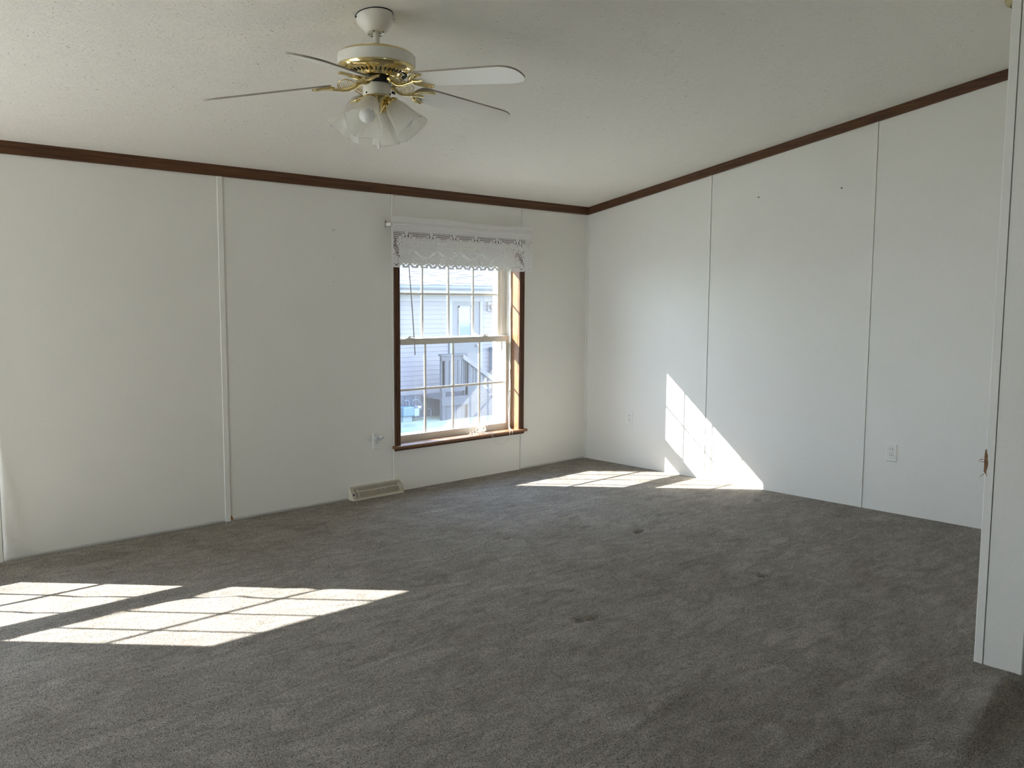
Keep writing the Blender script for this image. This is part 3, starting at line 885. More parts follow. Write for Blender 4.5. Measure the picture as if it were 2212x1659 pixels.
# pull chain with teardrop
cx, cy = FX - .0030, FY - .018
ch = MB()
ztop, zbot = 2.082, 1.976
nb = 42
for i in range(nb):
    z = ztop + (zbot - ztop) * i / (nb - 1)
    ch.lathe([(.0004, .0012), (.0012, 0), (.0004, -.0012)], 5, Matrix.Translation((cx, cy, z)))
ch.tube([(cx, cy, ztop), (cx, cy, zbot)], .0005, 4)
ch.build('pull_chain', M['steel'], fan)
MB().lathe([(.0004, 1.978), (.0022, 1.975), (.0040, 1.964), (.0060, 1.953), (.0062, 1.948), (.0045, 1.942), (.0004, 1.940)], 16, Matrix.Translation((cx, cy, 0))).build('chain_pull', M['plastic'], fan, smooth=60)

# ================================================================== LACE VALANCE ON ITS ROD
VX0, VX1, VZ0, VZ1 = -2.060, -.722, 1.5615, 1.905
CELL = .0042
ncx, ncz = int((VX1 - VX0) / CELL), int((VZ1 - VZ0) / CELL)
JJ, II = np.meshgrid(np.arange(ncx), np.arange(ncz))      # II: rows from the hem up
RT = ncz - 1 - II                                          # rows from the top down
fill = np.ones((ncz, ncx), bool)
ux = JJ / ncx
# header and pocket: close weave with pinholes
pin = (JJ % 6 == 0) & (RT % 3 == 1) & (RT < 21) & (RT > 2)
fill &= ~pin
# net band under the rod
net0, net1 = 23, 37
net = (RT >= net0) & (RT < net1)
hole = (JJ % 3 != 0) & (RT % 3 != 0)
fill &= ~(net & hole)
rs = np.random.default_rng(12)
def ell(cx, cz, rx, rz, rot=0.0):
    c, s = math.cos(rot), math.sin(rot)
    dx, dz = JJ - cx, RT - cz
    return ((dx * c + dz * s) / rx) ** 2 + ((-dx * s + dz * c) / rz) ** 2
REP = ncx / 6.4
for k in range(-1, 8):                                     # tulip motif rising into the net
    cx0 = REP * (k + .62)
    for (dx, dz, rx, rz, ro) in ((0, 27, 3.2, 6, 0), (-6, 31, 2.4, 6, -.55), (6, 31, 2.4, 6, .55), (-13, 34, 5, 4, .2), (13, 34, 5, 4, -.2), (0, 35, 10, 3.6, 0)):
        fill |= (ell(cx0 + dx, dz, rx, rz, ro) < 1) & net
    for (dx, dz, rx, rz, ro) in ((-3.6, 31, .9, 4, .5), (3.6, 31, .9, 4, -.5), (-9.5, 33, .9, 3.4, .4), (9.5, 33, .9, 3.4, -.4), (0, 34, .8, 3, 0)):
        fill &= ~(ell(cx0 + dx, dz, rx, rz, ro) < 1)
# roses: ring shaped slits, leaves as small holes
for k in range(-1, 15):
    cx0 = REP * .5 * (k + .35); cz0 = 43 + (k % 2) * 5
    for q in range(6):
        a = q * PI / 3 + k
        fill &= ~(ell(cx0 + 6 * math.cos(a), cz0 + 4.6 * math.sin(a), 2.0, .62, a + PI / 2) < 1)
    fill &= ~(ell(cx0, cz0, .8, .8) < 1)
    fill &= ~(ell(cx0 + REP * .25, 40 + (k % 3) * 2, .9, 2.2, .6 * (-1) ** k) < 1)
    fill &= ~(ell(cx0 + REP * .22, 47, .9, 1.9, -.6 * (-1) ** k) < 1)
# scalloped net garlands
phase = (JJ / REP) % 1.0
arc = 62 - 9 * (1 - (2 * phase - 1) ** 2) * -1 - 9
arc = 51 + 12 * np.abs(np.sin(PI * JJ / REP + .4))
gar = (np.abs(RT - arc) < 1.9) & ((JJ + RT) % 4 == 0)
fill &= ~gar
# hatched openings near both ends
for (cx0, cz0, rx, rz, ro) in ((7, 40, 2.6, 6.0, .0), (9, 50, 4.4, 9, -.45), (ncx - 41, 52, 7.5, 3.6, -.75), (ncx - 31, 55, 9.5, 3.4, .85)):
    reg = ell(cx0, cz0, rx, rz, ro) < 1
    fill &= ~(reg & ((JJ + RT) % 3 != 0) & ((JJ - 2 * RT) % 7 != 0))
for (cx0, sgn) in ((10, 1), (ncx - 33, 1)):
    for q in range(4):
        e = ell(cx0 + 3.6 * q, 57 + 3.0 * q + (0 if cx0 < 50 else 2), 2.6, 2.6)
        fill &= ~((e < 1) & (e > .42) & (RT > 57 + 3 * q - 1))
# round medallions above the hem
for k in range(0, 30):
    cx0 = (ncx / 17.0) * (k + .5)
    e = ell(cx0, ncz - 13, 3.9, 3.9)
    fill &= ~((e < 1) & (e > .62) & ((JJ + RT) % 2 == 0))
# zigzag hem: outline slit and open triangles
per = ncx / 17.0
zz = np.abs(((JJ / per) % 1.0) - .5) * 2                   # 1 at the joins
hz = II - (1.5 + 4.5 * zz)
fill &= ~((np.abs(hz - 2.2) < .55) & ((JJ % 5) != 0))
fill &= ~((II < 4) & (zz > .70) & (II < 5 - (1 - zz) * 14))
fill &= ~((II >= 3) & (II < 4) & (zz < .30))
fill[:, :2] = True; fill[:, -1] = True
fill[22:, 0] = True
# cloth surface
def cloth_y(x, z):
    y = -.066 - .0035 * np.sin((x - VX0) * 9 + z * 2) - .0020 * np.sin((x - VX0) * 31 + z * 11)
    pk = np.exp(-((z - 1.848) / .013) ** 2)
    y = y - .012 * pk + .004 * np.exp(-((z - 1.870) / .006) ** 2)
    return y - .012 * np.clip((1.84 - z) / .28, 0, 1) * 0.0
def top_wave(x):
    return .006 * np.sin((x - VX0) * 5.0) - .014 * np.clip((x + .95) / .20, 0, 1) * 0 + .003 * np.sin((x - VX0) * 17)
gx = VX0 + CELL * np.arange(ncx + 1); gz = VZ0 + CELL * np.arange(ncz + 1)
GX, GZ = np.meshgrid(gx, gz)
GY = cloth_y(GX, GZ)
tf = np.clip((GZ - 1.875) / .03, 0, 1)
GZ2 = GZ + tf * top_wave(GX)
verts = np.stack([GX, GY, GZ2], -1).reshape(-1, 3)
idx = np.argwhere(fill)
w1 = ncx + 1
a = idx[:, 0] * w1 + idx[:, 1]
faces = np.stack([a, a + 1, a + w1 + 1, a + w1], 1)
used = np.unique(faces); remap = -np.ones(len(verts), int); remap[used] = np.arange(len(used))
mb = MB(); mb.v = [tuple(p) for p in verts[used]]; mb.f = [tuple(q) for q in remap[faces]]
val = mb.build('lace_valance', M['lace'], origin=((VX0 + VX1) / 2, -.066, VZ0), fixn=False)
tag(val, 'white floral lace valance with zigzag hem hanging over the window top', 'valance')
sm = val.modifiers.new('thread', 'SOLIDIFY'); sm.thickness = .0012; sm.offset = 0
# the return at the right end goes back to the wall
mb = MB()
zs_ = np.linspace(VZ0, VZ1 - .004, 12); ts = np.linspace(0, 1, 7)
pts = [(VX1 + .004 * math.sin(t_ * PI), float(cloth_y(np.array(VX1), np.array(z))) * (1 - t_) + -.010 * t_, z + float(np.clip((z - 1.875) / .03, 0, 1) * top_wave(np.array(VX1)))) for z in zs_ for t_ in ts]
mb.add(pts, [(r * 7 + c, r * 7 + c + 1, (r + 1) * 7 + c + 1, (r + 1) * 7 + c) for r in range(11) for c in range(6)])
rt = mb.build('valance_return', M['lace'], val, fixn=False); rt.data.shade_smooth()
sm = rt.modifiers.new('thread', 'SOLIDIFY'); sm.thickness = .0012; sm.offset = 0
rod = empty('curtain_rod', (-1.39, -.06, 1.848), 'flat white curtain rod running through the lace valance', 'curtain rod')
mb = MB()
mb.box((-2.063, -.0655, 1.838), (-.726, -.0615, 1.858))
mb.box((-2.066, -.0655, 1.838), (-2.062, -.012, 1.858)).box((-.7275, -.0645, 1.838), (-.7235, -.012, 1.858))
mb.build('rod_bar', M['plastic'], rod, bevel=.001)
for x in (-2.069, -.7265):
    b = MB(); b.box((x - .004, -.014, 1.828), (x + .008, -.0055, 1.872)); b.build('rod_bracket', M['steel'], rod, bevel=.001)
MB().lathe([(.0005, 0), (.004, .001), (.004, .006)], 8, Matrix.Translation((-2.074, -.020, 1.866))).build('bracket_screw', M['black'], rod)

# ================================================================== RAISED MINI BLIND
BX0, BX1 = -1.938, -.818
blind = empty('mini_blind', ((BX0 + BX1) / 2, .03, 1.745), 'cream mini blind pulled up behind the lace valance', 'blind')
boxo('head_rail', (BX0, .012, 1.744), (BX1, .050, 1.7715), M['blind'], blind, bevel=.002)
mb = MB()
for i in range(34):
    z = 1.610 + i * .0034
    o = .0012 * math.sin(i * 2.3)
    mb.prism([(BX0 + .006, .018 + o, z), (BX0 + .006, .031 + o, z + .0016), (BX0 + .006, .044 + o, z), (BX0 + .006, .031 + o, z + .0024)], (BX1 - BX0 - .012, 0, 0))
mb.build('slat_stack', M['blind'], blind)['kind'] = 'stuff'
boxo('bottom_rail', (BX0 + .004, .018, 1.594), (BX1 - .004, .044, 1.6085), M['blind'], blind, bevel=.003)
for x in (-1.80, -1.378, -.955):
    for y in (.0165, .0455):
        MB().tube([(x, y, 1.745), (x, y, 1.600)], .0009, 5).build('ladder_cord', M['cord'], blind)
MB().tube([(-1.884, .004, 1.742), (-1.882, -.004, 1.70), (-1.878, -.018, 1.56), (-1.852, -.019, 1.26), (-1.831, -.020, .955)], [.003, .0038, .0038, .0038, .0038], 6).build('tilt_wand', plain('wand_clear', (.46, .43, .38), .25), blind, smooth=60)
def sway(x0, z0, x1, z1, y, n, amp, ph):
    return [(x0 + (x1 - x0) * i / n + amp * math.sin(ph + i * 1.1), y + .003 * math.sin(ph * 2 + i * .8), z0 + (z1 - z0) * i / n) for i in range(n + 1)]
mb = MB()
mb.tube(sway(-.862, 1.744, -.868, .345, .030, 22, .0024, .3) + [(-.872, .022, .332), (-.900, -.020, .3300), (-.930, -.044, .3285), (-.938, -.050, .305), (-.950, -.052, .280), (-.985, -.046, .245), (-1.030, -.040, .232), (-1.070, -.042, .240), (-1.105, -.047, .275), (-1.125, -.050, .310), (-1.135, -.046, .331), (-1.160, -.020, .3305), (-1.19, .010, .3310)], .0013, 6)
mb.tube(sway(-.858, 1.744, -.862, .345, .034, 22, .0028, 1.7) + [(-.866, .020, .332), (-.895, -.025, .3300), (-.905, -.044, .3285), (-.912, -.051, .300), (-.935, -.053, .270), (-.985, -.050, .238), (-1.040, -.048, .236), (-1.085, -.050, .262), (-1.112, -.052, .305), (-1.122, -.046, .332), (-1.150, -.018, .3320), (-1.175, .015, .333)], .0012, 6)
mb.tube(sway(-.872, 1.744, -.880, .340, .028, 22, .0020, 2.6) + [(-.884, .018, .331), (-.92, .004, .3295), (-.96, .008, .3295), (-1.02, .002, .3295)], .0012, 6)
mb.build('lift_cord', M['cord'], blind, smooth=60)
mb = MB()
MB_pts = [(-.856, .046, 1.744)] + sway(-.850, 1.40, -.842, .90, .048, 9, .002, .9) + [(-.845, .046, .80)]
mb.tube(MB_pts, .0020, 6)
mb.build('guide_cord', M['cord'], blind, smooth=60)
# frayed tangle of cord lying on the sill
mb = MB(); rt_ = random.Random(5)
cxt, cyt, czt = -1.175, .018, .352
for s in range(9):
    c0 = Vector((cxt + rt_.uniform(-.03, .035), cyt + rt_.uniform(-.012, .012), czt + rt_.uniform(.000, .012)))
    rx, rz = rt_.uniform(.022, .040), rt_.uniform(.016, .028)
    a0, tw, ln = rt_.uniform(0, 6.28), rt_.uniform(-.6, .6), rt_.uniform(4.5, 8)
    pts = []
    for i in range(26):
        an = a0 + ln * i / 25
        p = c0 + Vector((rx * math.cos(an) , .012 * math.sin(an * 1.3 + tw), rz * math.sin(an)))
        p.z = max(.3285, p.z); pts.append(p)
    mb.tube(pts, .0015, 5)
for s in range(16):                                            # frayed ends lying to the left
    x = cxt - .03 - rt_.random() * .085; y = cyt + rt_.uniform(-.028, .016)
    pts = [Vector((x, y, .3288))]
    d = Vector((rt_.uniform(-1, 1), rt_.uniform(-.5, .5), rt_.uniform(-.1, .7)))
    for i in range(6):
        d = (d + Vector((rt_.uniform(-.7, .7), rt_.uniform(-.5, .5), rt_.uniform(-.7, .45)))).normalized()
        q = pts[-1] + d * .0075; q.z = max(.3285, q.z); q.y = min(.07, q.y); pts.append(q)
    mb.tube(pts, .0010, 4)
for e in (((-1.150, .0, .385), (-1.163, -.002, .402), (-1.170, -.003, .415)), ((-1.150, .0, .385), (-1.130, -.002, .400), (-1.118, -.003, .408)), ((-1.130, 0, .380), (-1.121, 0, .392), (-1.118, 0, .398)), ((-1.15, 0, .335), (-1.10, .006, .330), (-1.05, .010, .3290)), ((-1.19, -.004, .350), (-1.205, -.016, .334), (-1.214, -.028, .3290))):
    mb.tube([Vector(p) for p in e], .0013, 5)
mb.build('cord_tangle', M['cord'], blind, smooth=60)['label'] = 'frayed bundle of white cord on the sill'

# ================================================================== WALL OUTLETS
def make_outlet(label):
    """faces -y, centred on its place"""
    o = empty('wall_outlet', (0, 0, 0), label, 'outlet', 'duplex wall outlets')
    mb = MB()
    w, h = .0350, .0570
    mb.add([(-w,0,-h),(w,0,-h),(w,0,h),(-w,0,h),(-w+.004,-.0055,-h+.004),(w-.004,-.0055,-h+.004),(w-.004,-.0055,h-.004),(-w+.004,-.0055,h-.004)],
           [(0,1,2,3),(7,6,5,4),(0,4,5,1),(1,5,6,2),(2,6,7,3),(3,7,4,0)])
    mb.build('cover_plate', M['plastic'], o)
    for s in (1, -1):
        zc_ = .0195 * s
        loop = []
        for i in range(28):
            a = 2 * PI * i / 28
            loop.append((.0172 * math.cos(a), 0, max(-.0142, min(.0142, .0172 * math.sin(a))) + zc_))
        gp = MB().prism([(x * 1.06, -.0050, zc_ + (z - zc_) * 1.07) for x, y, z in loop], (0, -.0008, 0)).build('receptacle_gap', M['gap'], o)
        rc = MB().prism([(x, -.0050, z) for x, y, z in loop], (0, -.0022, 0)).build('receptacle', M['plastic'], o, smooth=30)
        sl = MB()
        sl.box((-.0078, -.0074, zc_ + .0005), (-.0052, -.0070, zc_ + .0085)).box((.0052, -.0074, zc_ - .0005), (.0082, -.0070, zc_ + .0090))
        sl.lathe([(.0005, 0), (.0030, 0), (.0030, .0003)], 12, Matrix.Translation((0, -.0071, zc_ - .0072)) @ Matrix.Rotation(PI / 2, 4, 'X'))
        sl.build('slot', M['slot'], rc)
    MB().lathe([(.0005, .0012), (.0028, .0008), (.0032, 0)], 12, Matrix.Translation((0, -.0055, 0)) @ Matrix.Rotation(PI / 2, 4, 'X')).build('screw', M['steel'], o)
    return o
outA = make_outlet('duplex outlet left of the window with a night light in its top socket')
outB = copy_tree(outA); outB['label'] = 'pale duplex outlet low on the right wall near the corner'
outC = copy_tree(outA); outC['label'] = 'duplex outlet low on the right wall beside the wall end'
outA.location = (-2.152, -.0052, .379)
outB.location = (-.0052, -.4825, .390); outB.rotation_euler = (0, 0, -PI / 2)
outC.location = (-.0052, -2.6150, .389); outC.rotation_euler = (0, 0, -PI / 2)

nl = empty('night_light', (-2.152, -.0126, .4000), 'round white plug-in night light with glass knob in the outlet', 'night light')
Rx = Matrix.Translation((-2.154, -.0126, .4015)) @ Matrix.Rotation(PI / 2, 4, 'X')
MB().lathe([(.0005, 0), (.0215, 0), (.0235, .004), (.0235, .020), (.0215, .0245), (.0160, .0262), (.0005, .0266)], 36, Rx).build('body', M['grey_plastic'], nl, smooth=40)
Rl = Matrix.Translation((-2.1405, -.0400, .4035)) @ Matrix.Rotation(math.radians(38), 4, 'Z') @ Matrix.Rotation(PI / 2, 4, 'X')
MB().lathe([(.0005, -.008), (.0105, -.008), (.0118, .0), (.0118, .008), (.0095, .0125), (.0005, .0128)], 24, Rl).build('knob', M['grey_plastic'], nl, smooth=40)
MB().lathe([(.0005, .0155), (.0055, .0146), (.0085, .0128)], 24, Rl).build('lens', M['dark_glass'], nl, smooth=60)
mb = MB()
for s in (-1, 1): mb.box((-2.1575 + .003, -.0398, .3985 + .0065 * s - .001), (-2.1535 + .003, -.0385, .3985 + .0065 * s + .001))
mb.build('vent_mark', M['gap'], nl)

# ================================================================== BASEBOARD REGISTER WITH CLEAR DEFLECTOR
RX0, RX1 = -2.386, -1.972
reg = empty('baseboard_register', ((RX0 + RX1) / 2, -.03, .0), 'beige sloping baseboard air register below the outlet', 'register')
py = lambda t_: -.020 + (-.066 + .020) * t_            # front face: t 0 top .. 1 bottom
pz = lambda t_: .083 + (.012 - .083) * t_
def front(t_, x, off=0.0):
    nrm = Vector((0, -.071, .046)).normalized()
    p = Vector((x, py(t_), pz(t_))) + nrm * off
    return p
mb = MB()
mb.prism([(RX0, y, z) for y, z in ((-.0055, .002), (-.0055, .089), (-.018, .089), (-.022, .086), (-.068, .012), (-.070, .002))], (.006, 0, 0))
mb.prism([(RX1 - .006, y, z) for y, z in ((-.0055, .002), (-.0055, .089), (-.018, .089), (-.022, .086), (-.068, .012), (-.070, .002))], (.006, 0, 0))
mb.box((RX0 + .006, -.022, .083), (RX1 - .006, -.0055, .089))
mb.prism([(RX0 + .006, y, z) for y, z in ((-.070, .002), (-.068, .013), (-.064, .013), (-.060, .002))], (RX1 - RX0 - .012, 0, 0))
mb.prism([(RX0 + .006, *front(.02, 0)[1:]), (RX0 + .006, *front(.14, 0)[1:]), (RX0 + .006, *front(.14, 0, -.004)[1:]), (RX0 + .006, *front(.02, 0, -.004)[1:])], (RX1 - RX0 - .012, 0, 0))
mb.prism([(RX0 + .006, *front(.90, 0)[1:]), (RX0 + .006, *front(1.0, 0)[1:]), (RX0 + .006, *front(1.0, 0, -.004)[1:]), (RX0 + .006, *front(.90, 0, -.004)[1:])], (RX1 - RX0 - .012, 0, 0))
mb.build('housing', M['register'], reg)
for (xa, xb) in ((RX0 + .006, RX0 + .030), (RX1 - .030, RX1 - .006)):
    q = [front(.12, xa), front(.92, xa), front(.92, xa, -.004), front(.12, xa, -.004)]
    MB().prism(q, (xb - xa, 0, 0)).build('side_plate', M['register'], reg)
NV = 56
x0v, x1v = RX0 + .034, RX1 - .034
for k in range(NV):
    x = x0v + (x1v - x0v) * k / (NV - 1)
    q = [front(.13, x - .0013), front(.91, x - .0013), front(.91, x - .0013, -.006), front(.13, x - .0013, -.006)]
    if k == 0:
        v0 = MB().prism(q, (.0026, 0, 0)).build('vane', M['register'], reg)
    else:
        v = v0.copy(); v.location.x += x - x0v; COL.objects.link(v); v.parent = reg
MB().box((RX0 + .008, -.012, .004), (RX1 - .008, -.0055, .082)).build('back_plate', M['slot'], reg)
MB().prism([front(.55, RX0 + .008, .001), front(.72, RX0 + .008, .001), front(.72, RX0 + .008, .009), front(.55, RX0 + .008, .009)], (.010, 0, 0)).build('damper_lever', M['pipe'], reg)
df = empty('air_deflector', ((RX0 + RX1) / 2, -.06, .01), 'clear plastic air deflector clipped over the beige register', 'deflector')
mb = MB()
xs_ = np.linspace(RX0 + .022, RX1 - .004, 15); us = np.linspace(.10, .97, 9)
pts = [front(float(u), float(x), .004 + .018 * math.sin(PI * (u - .10) / .87)) for x in xs_ for u in us]
mb.add(pts, [(r * 9 + c, r * 9 + c + 1, (r + 1) * 9 + c + 1, (r + 1) * 9 + c) for r in range(14) for c in range(8)])
o = mb.build('deflector_shell', M['clear_plastic'], df, fixn=False); o.data.shade_smooth()
s = o.modifiers.new('thickness', 'SOLIDIFY'); s.thickness = .0016; s.offset = 1
mb = MB()
mid = [front(.50, x, .0235) for x in (RX0 + .055, RX0 + .25, RX1 - .02)]
mb.tube(mid, .0016, 6)
for x, bl in ((RX0 + .215, .02), (RX0 + .245, .012)):
    mb.tube([front(u, x + bl * u, .006 + .018 * math.sin(PI * (u - .10) / .87)) for u in np.linspace(.12, .95, 8)], .0012, 6)
mb.tube([front(u, RX0 + .03 + .02 * u, .006 + .018 * math.sin(PI * (u - .10) / .87)) for u in np.linspace(.12, .95, 8)], .0012, 6)
mb.tube([front(.30, RX1 - .045, .020), front(.50, RX1 - .040, .0245), front(.95, RX1 - .036, .009)], .0013, 6)
mb.build('moulded_rib', plain('clear_rib', (.72, .70, .66), .25), df, smooth=60)

# ================================================================== SMOKE ALARM, NAILS
ay = -3.548
alarm = empty('smoke_alarm', (-1.062, ay, zc(ay)), 'yellowed round smoke alarm on the ceiling above the wall end', 'smoke alarm')
tl_ = Matrix.Translation((-1.062, ay, zc(ay))) @ Matrix.Rotation(-math.atan(SL), 4, 'X')
MB().lathe([(.060, -.001), (.0715, -.001), (.0715, -.014), (.067, -.024), (.055, -.033), (.046, -.034)], 48, tl_).build('base', M['alarm'], alarm, smooth=40)
MB().lathe([(.047, -.030), (.046, -.036), (.040, -.040), (.0005, -.041)], 40, tl_).build('cover', M['alarm'], alarm, smooth=40)
mb = MB()
for k in range(18):
    mb.prism([(.048, -.002, -.0345), (.0545, -.0024, -.0335), (.0545, .0024, -.0335), (.048, .002, -.0345)], (0, 0, -.0012), tl_ @ Matrix.Rotation(2 * PI * k / 18, 4, 'Z'))
mb.build('sounder_slot', M['slot'], alarm)['kind'] = 'stuff'
for (y, z, lab) in ((-1.605, 2.072, 'small dark nail in the right wall, the one nearer the window'), (-2.212, 2.084, 'small dark nail in the right wall, the one nearer the wall end')):
    MBn = MB().tube([(-.004, y, z), (-.016, y, z + .003)], .0022, 8)
    MBn.lathe([(.0005, .0015), (.0042, .0010), (.0042, -.001), (.0005, -.0012)], 10, Matrix.Translation((-.016, y, z + .003)) @ Matrix.Rotation(PI / 2, 4, 'Y'))
    o = MBn.build('nail', M['black'], origin=(-.005, y, z))
    tag(o, lab, 'nail', 'picture nails in the right wall')

# ================================================================== OUTDOORS
gr = MB()
gr.add([(-40, -40, G0), (60, -40, G0), (60, 60, G0), (-40, 60, G0)], [(0, 1, 2, 3)])
g = gr.build('ground', M['grass']); tag(g, 'green lawn between the two houses', kind='structure')
# the space under our own floor
mb = MB(); mb.box((XL - .1, YF - .1, G0), (.1, YF - .02, -.16)).box((XL - .1, .02, G0), (.1, .12, -.16)).box((XL - .1, YF, G0), (XL, .1, -.16)).box((.02, YF, G0), (.1, .1, -.16))
f = mb.build('wall_skirt', M['skirting']); tag(f, 'skirting below the floor of the house', kind='structure')

NY = 10.0
nh = empty('neighbor_house', (6.0, NY, G0), 'pale blue white sided house with shingled roof seen through the window', 'house')
HX0, HX1 = -3.0, 13.0
boxo('wall', (HX0, NY + .02, G0), (HX1, NY + 4.2, 1.50), M['siding'], nh)
DX0, DX1 = 6.70, 7.66                                    # door bay
z = -.695; first = {}
while z < 1.29:
    for (xa, xb) in ((HX0, DX0 - .02), (DX1 + .02, HX1)):
        key = xa
        if key not in first:
            m_ = MB().prism([(xa, NY + .03, z), (xa, NY - .004, z), (xa, NY - .006, z + .004), (xa, NY + .001, z + .0995), (xa, NY + .03, z + .0995)], (xb - xa, 0, 0))
            first[key] = (m_.build('siding_board', M['siding'], nh), z)
        else:
            o = first[key][0].copy(); o.location.z += z - first[key][1]; COL.objects.link(o); o.parent = nh
    z += .1
first = None; xk = HX0
while xk < HX1:
    m_ = None
    if first is None:
        m_ = MB().prism([(xk, NY + .03, G0 + .0), (xk, NY + .004, G0), (xk + .03, NY - .006, G0), (xk + .22, NY - .006, G0), (xk + .245, NY + .004, G0), (xk + .245, NY + .03, G0)], (0, 0, .495))
        first = m_.build('skirting_panel', M['skirting'], nh); fx0 = xk
    else:
        o = first.copy(); o.location.x += xk - fx0; COL.objects.link(o); o.parent = nh
    xk += .25
boxo('skirting_rail', (HX0, NY - .016, -.712), (HX1, NY + .02, -.690), M['skirting'], nh)
boxo('frieze_board', (HX0, NY - .03, 1.295), (HX1, NY + .02, 1.445), M['ext_white'], nh)
boxo('soffit', (HX0, NY - .30, 1.44), (HX1, NY + .1, 1.47), M['ext_white'], nh)
boxo('fascia', (HX0, NY - .32, 1.455), (HX1, NY - .28, 1.565), M['ext_white'], nh)
mb = MB()
mb.prism([(HX0, NY - .32 + y, 1.545 + zz) for y, zz in ((0, 0), (-.06, .0), (-.095, .04), (-.095, .075), (-.11, .085), (-.11, .095), (-.085, .095), (-.085, .02), (0, .02))], (HX1 - HX0, 0, 0))
mb.build('gutter', M['gutter'], nh)
# roof: shingle courses with staggered tabs
RP = .30
rise = lambda u: 1.640 + RP * u
mb = MB(); mb.prism([(HX0 - .2, NY - .36, 1.60), (HX0 - .2, NY - .36, 1.635), (HX0 - .2, NY + 2.2, 1.635 + RP * 2.56), (HX0 - .2, NY + 4.7, 1.635), (HX0 - .2, NY + 4.7, 1.60)], (HX1 - HX0 + .4, 0, 0))
mb.build('roof', M['shingle'], nh)
rr = random.Random(4)
mb = MB()
for c in range(18):
    y0 = NY - .38 + c * .14
    z0 = rise(y0 - (NY - .36)) + .004
    x = HX0 - .2 + (c % 3) * .11
    while x < HX1 + .1:
        w_ = rr.choice((.20, .30, .33)); h_ = rr.uniform(.004, .016)
        mb.prism([(x, y0, z0), (x, y0, z0 + h_), (x, y0 + .17, z0 + RP * .17 + .003), (x, y0 + .17, z0 + RP * .17)], (w_ - .012, 0, 0))
        x += w_
mb.build('shingle_courses', M['shingle'], nh)['kind'] = 'stuff'
# entry door with its window
mb = MB(); mb.box((DX0, NY - .035, -.70), (DX0 + .07, NY + .02, 1.335)).box((DX1 - .07, NY - .035, -.70), (DX1, NY + .02, 1.335)).box((DX0, NY - .035, 1.335), (DX1, NY + .02, 1.41))
mb.build('door_frame', M['ext_white'], nh)
dr = boxo('door', (DX0 + .07, NY - .012, -.69), (DX1 - .07, NY + .03, 1.335), M['door_paint'], nh)
mb = MB(); a, b, c, d = 6.955, 7.345, .495, 1.19
mb.box((a, NY - .03, c), (a + .035, NY - .010, d)).box((b - .035, NY - .03, c), (b, NY - .010, d)).box((a, NY - .03, c), (b, NY - .010, c + .03)).box((a, NY - .03, d - .035), (b, NY - .010, d)).box((a, NY - .034, .825), (b, NY - .010, .868))
mb.build('door_window_frame', M['ext_white'], dr)
boxo('door_pane', (a + .03, NY - .018, c + .02), (b - .03, NY - .013, d - .03), M['dark_glass'], dr)
MB().lathe([(.0005, .06), (.024, .055), (.030, .035), (.012, .015), (.012, 0)], 16, Matrix.Translation((7.50, NY - .012, .30)) @ Matrix.Rotation(PI / 2, 4, 'X')).build('door_knob', M['steel'], dr, smooth=50)
# porch lamp and meter box on the facade
lt = empty('porch_lamp', (7.93, NY - .02, 1.18), 'small square porch lamp beside the neighbouring door', 'lamp')
boxo('mount', (7.82, NY - .045, 1.07), (8.03, NY - .012, 1.28), M['ext_white'], lt, bevel=.006)
mb = MB(); mb.box((7.86, NY - .15, 1.185), (8.01, NY - .045, 1.235)); mb.build('hood', M['lamp_glass'], lt, bevel=.01)
MB().lathe([(.060, 1.185), (.058, 1.15), (.040, 1.11), (.0005, 1.095)], 20, Matrix.Translation((7.925, NY - .095, 0))).build('globe', M['lamp_glass'], lt, smooth=50)
bx = empty('meter_box', (8.1, NY, -.3), 'dark grey electric box on the neighbouring facade', 'box')
boxo('cabinet', (7.885, NY - .14, -.35), (8.30, NY - .013, .245), M['pipe'], bx, bevel=.01)
boxo('lid', (7.875, NY - .155, .215), (8.31, NY - .013, .250), M['pipe'], bx, bevel=.006)
# porch with boarded railing and stairs
pc = empty('porch', (6.3, 9.0, G0), 'grey wooden porch with slatted railing and stairs by the neighbouring door', 'porch')
PY0, PY1 = 9.30, 9.96
PXA, PXB = 5.903, 7.063
boxo('deck', (PXA, PY0 - .04, -.76), (PXB + .9, PY1, -.71), M['porch_wood'], pc)
boxo('rim_board', (PXA, PY0 - .05, -.90), (PXB, PY0 - .01, -.76), M['porch_wood'], pc)
k = 0; x = PXA
while x < PXB - .05:
    boxo('skirt_board', (x, PY0 - .012, G0), (x + .135, PY0 + .012, -.90), M['porch_wood'], pc); x += .142
for x in (PXA + .02, 6.540):
    boxo('post', (x, PY0 - .03, G0), (x + .085, PY0 + .055, 0.194 if x < 6.1 else 0.148), M['porch_wood'], pc)
# level part of the railing
boxo('top_rail', (PXA - .02, PY0 - .05, 0.153), (6.587, PY0 + .06, 0.194), M['porch_wood'], pc)
boxo('rail_board', (PXA, PY0 - .035, 0.054), (6.556, PY0 - .005, 0.153), M['porch_wood'], pc)
boxo('bottom_rail', (PXA, PY0 - .035, -.60), (6.556, PY0 - .005, -.50), M['porch_wood'], pc)
for (xa, xb) in ((5.903, 5.989), (6.011, 6.100), (6.122, 6.214), (6.236, 6.322), (6.353, 6.416), (6.457, 6.499), (6.519, 6.566)):
    boxo('baluster', (xa, PY0 - .030, -.55), (xb, PY0 - .006, 0.106), M['porch_wood'], pc)
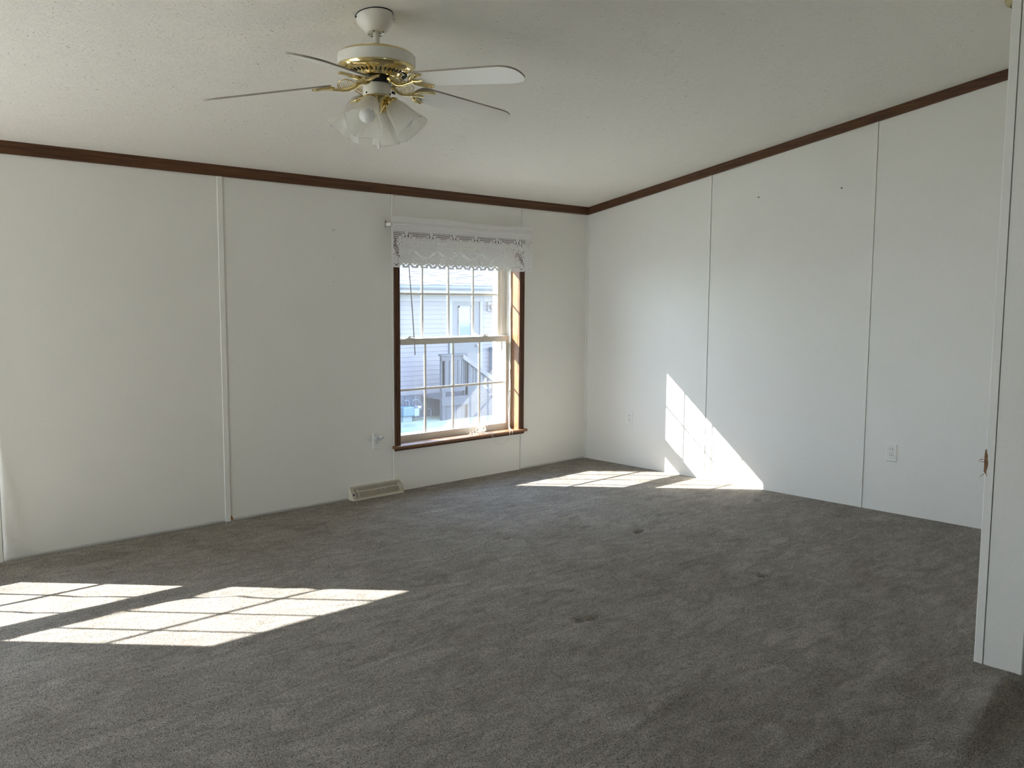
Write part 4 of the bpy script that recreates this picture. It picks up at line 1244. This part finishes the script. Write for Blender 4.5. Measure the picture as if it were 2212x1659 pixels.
# sloping part
sx0, sx1, sz0, sz1 = 6.473, 7.478, 0.184, -0.438
hz = lambda x: sz0 + (sz1 - sz0) * (x - sx0) / (sx1 - sx0)
MB().prism([(sx0, PY0 - .06, hz(sx0)), (sx1, PY0 - .06, hz(sx1)), (sx1, PY0 - .06, hz(sx1) - .105), (sx0, PY0 - .06, hz(sx0) - .105)], (0, .10, 0)).build('hand_rail', M['rail_lit'], pc)
for (xa, xb) in ((6.587, 6.628), (6.651, 6.732), (6.778, 6.830), (6.861, 6.913), (6.960, 7.017), (7.063, 7.126), (7.188, 7.250)):
    MB().prism([(xa, PY0 - .030, hz(xa) - .09), (xb, PY0 - .030, hz(xb) - .09), (xb, PY0 - .030, min(-.50, hz(xb) - .30)), (xa, PY0 - .030, min(-.50, hz(xa) - .30))], (0, .024, 0)).build('baluster', M['porch_wood'], pc)
MB().prism([(6.556, PY0 - .03, -.50), (7.04, PY0 - .03, -.50), (7.62, PY0 - .03, G0 + .02), (7.24, PY0 - .03, G0), (6.556, PY0 - .03, G0)], (0, .03, 0)).build('stringer', M['porch_wood'], pc)
boxo('post', (7.385, PY0 - .03, G0), (7.468, PY0 + .05, -.40), M['porch_wood'], pc)
for i in range(3):
    boxo('step', (6.98 + .26 * i, PY0 + .02, -.88 - .14 * i), (7.28 + .26 * i, PY1, -.84 - .14 * i), M['porch_wood'], pc)
# gas meter by the skirting
gm = empty('gas_meter', (5.1, 9.7, G0), 'pale blue gas meter with curved pipes beside the lawn', 'gas meter')
GY_ = 9.66
boxo('meter_body', (5.12, GY_ - .12, -1.085), (5.402, GY_ + .10, -.885), M['meter_blue'], gm, bevel=.02)
boxo('meter_case', (5.405, GY_ - .11, -1.10), (5.545, GY_ + .08, -.93), M['meter_pale'], gm, bevel=.02)
boxo('regulator', (5.425, GY_ - .10, -.935), (5.52, GY_ + .04, -.875), M['pipe'], gm, bevel=.01)
boxo('dial', (5.50, GY_ - .12, -.93), (5.575, GY_ - .03, -.885), M['lamp_glass'], gm, bevel=.006)
boxo('stand', (5.15, GY_ - .06, G0), (5.38, GY_ + .06, -1.085), M['meter_pale'], gm)
mb = MB()
mb.tube([(5.22, GY_, -.77), (5.30, GY_, -.765), (5.34, GY_, -.785), (5.345, GY_, -.83), (5.345, GY_, -.89)], .022, 8)
mb.tube([(5.44, GY_, -.88), (5.44, GY_, -.81), (5.45, GY_, -.775), (5.50, GY_, -.763), (5.56, GY_, -.765), (5.63, GY_, -.83), (5.68, GY_, -.89), (5.675, GY_, -.945), (5.63, GY_, -.985), (5.545, GY_, -.995)], .016, 8)
mb.build('pipe', M['pipe'], gm, smooth=50)
pv = empty('vent_pipe', (6.1, 9.85, G0), 'short grey capped pipe standing in the lawn by the skirting', 'pipe')
MB().tube([(6.08, 9.85, G0), (6.08, 9.85, -1.02)], .022, 10).build('tube', M['pipe'], pv, smooth=50)
boxo('cap', (6.02, 9.82, -1.03), (6.14, 9.88, -1.005), M['pipe'], pv, bevel=.008)
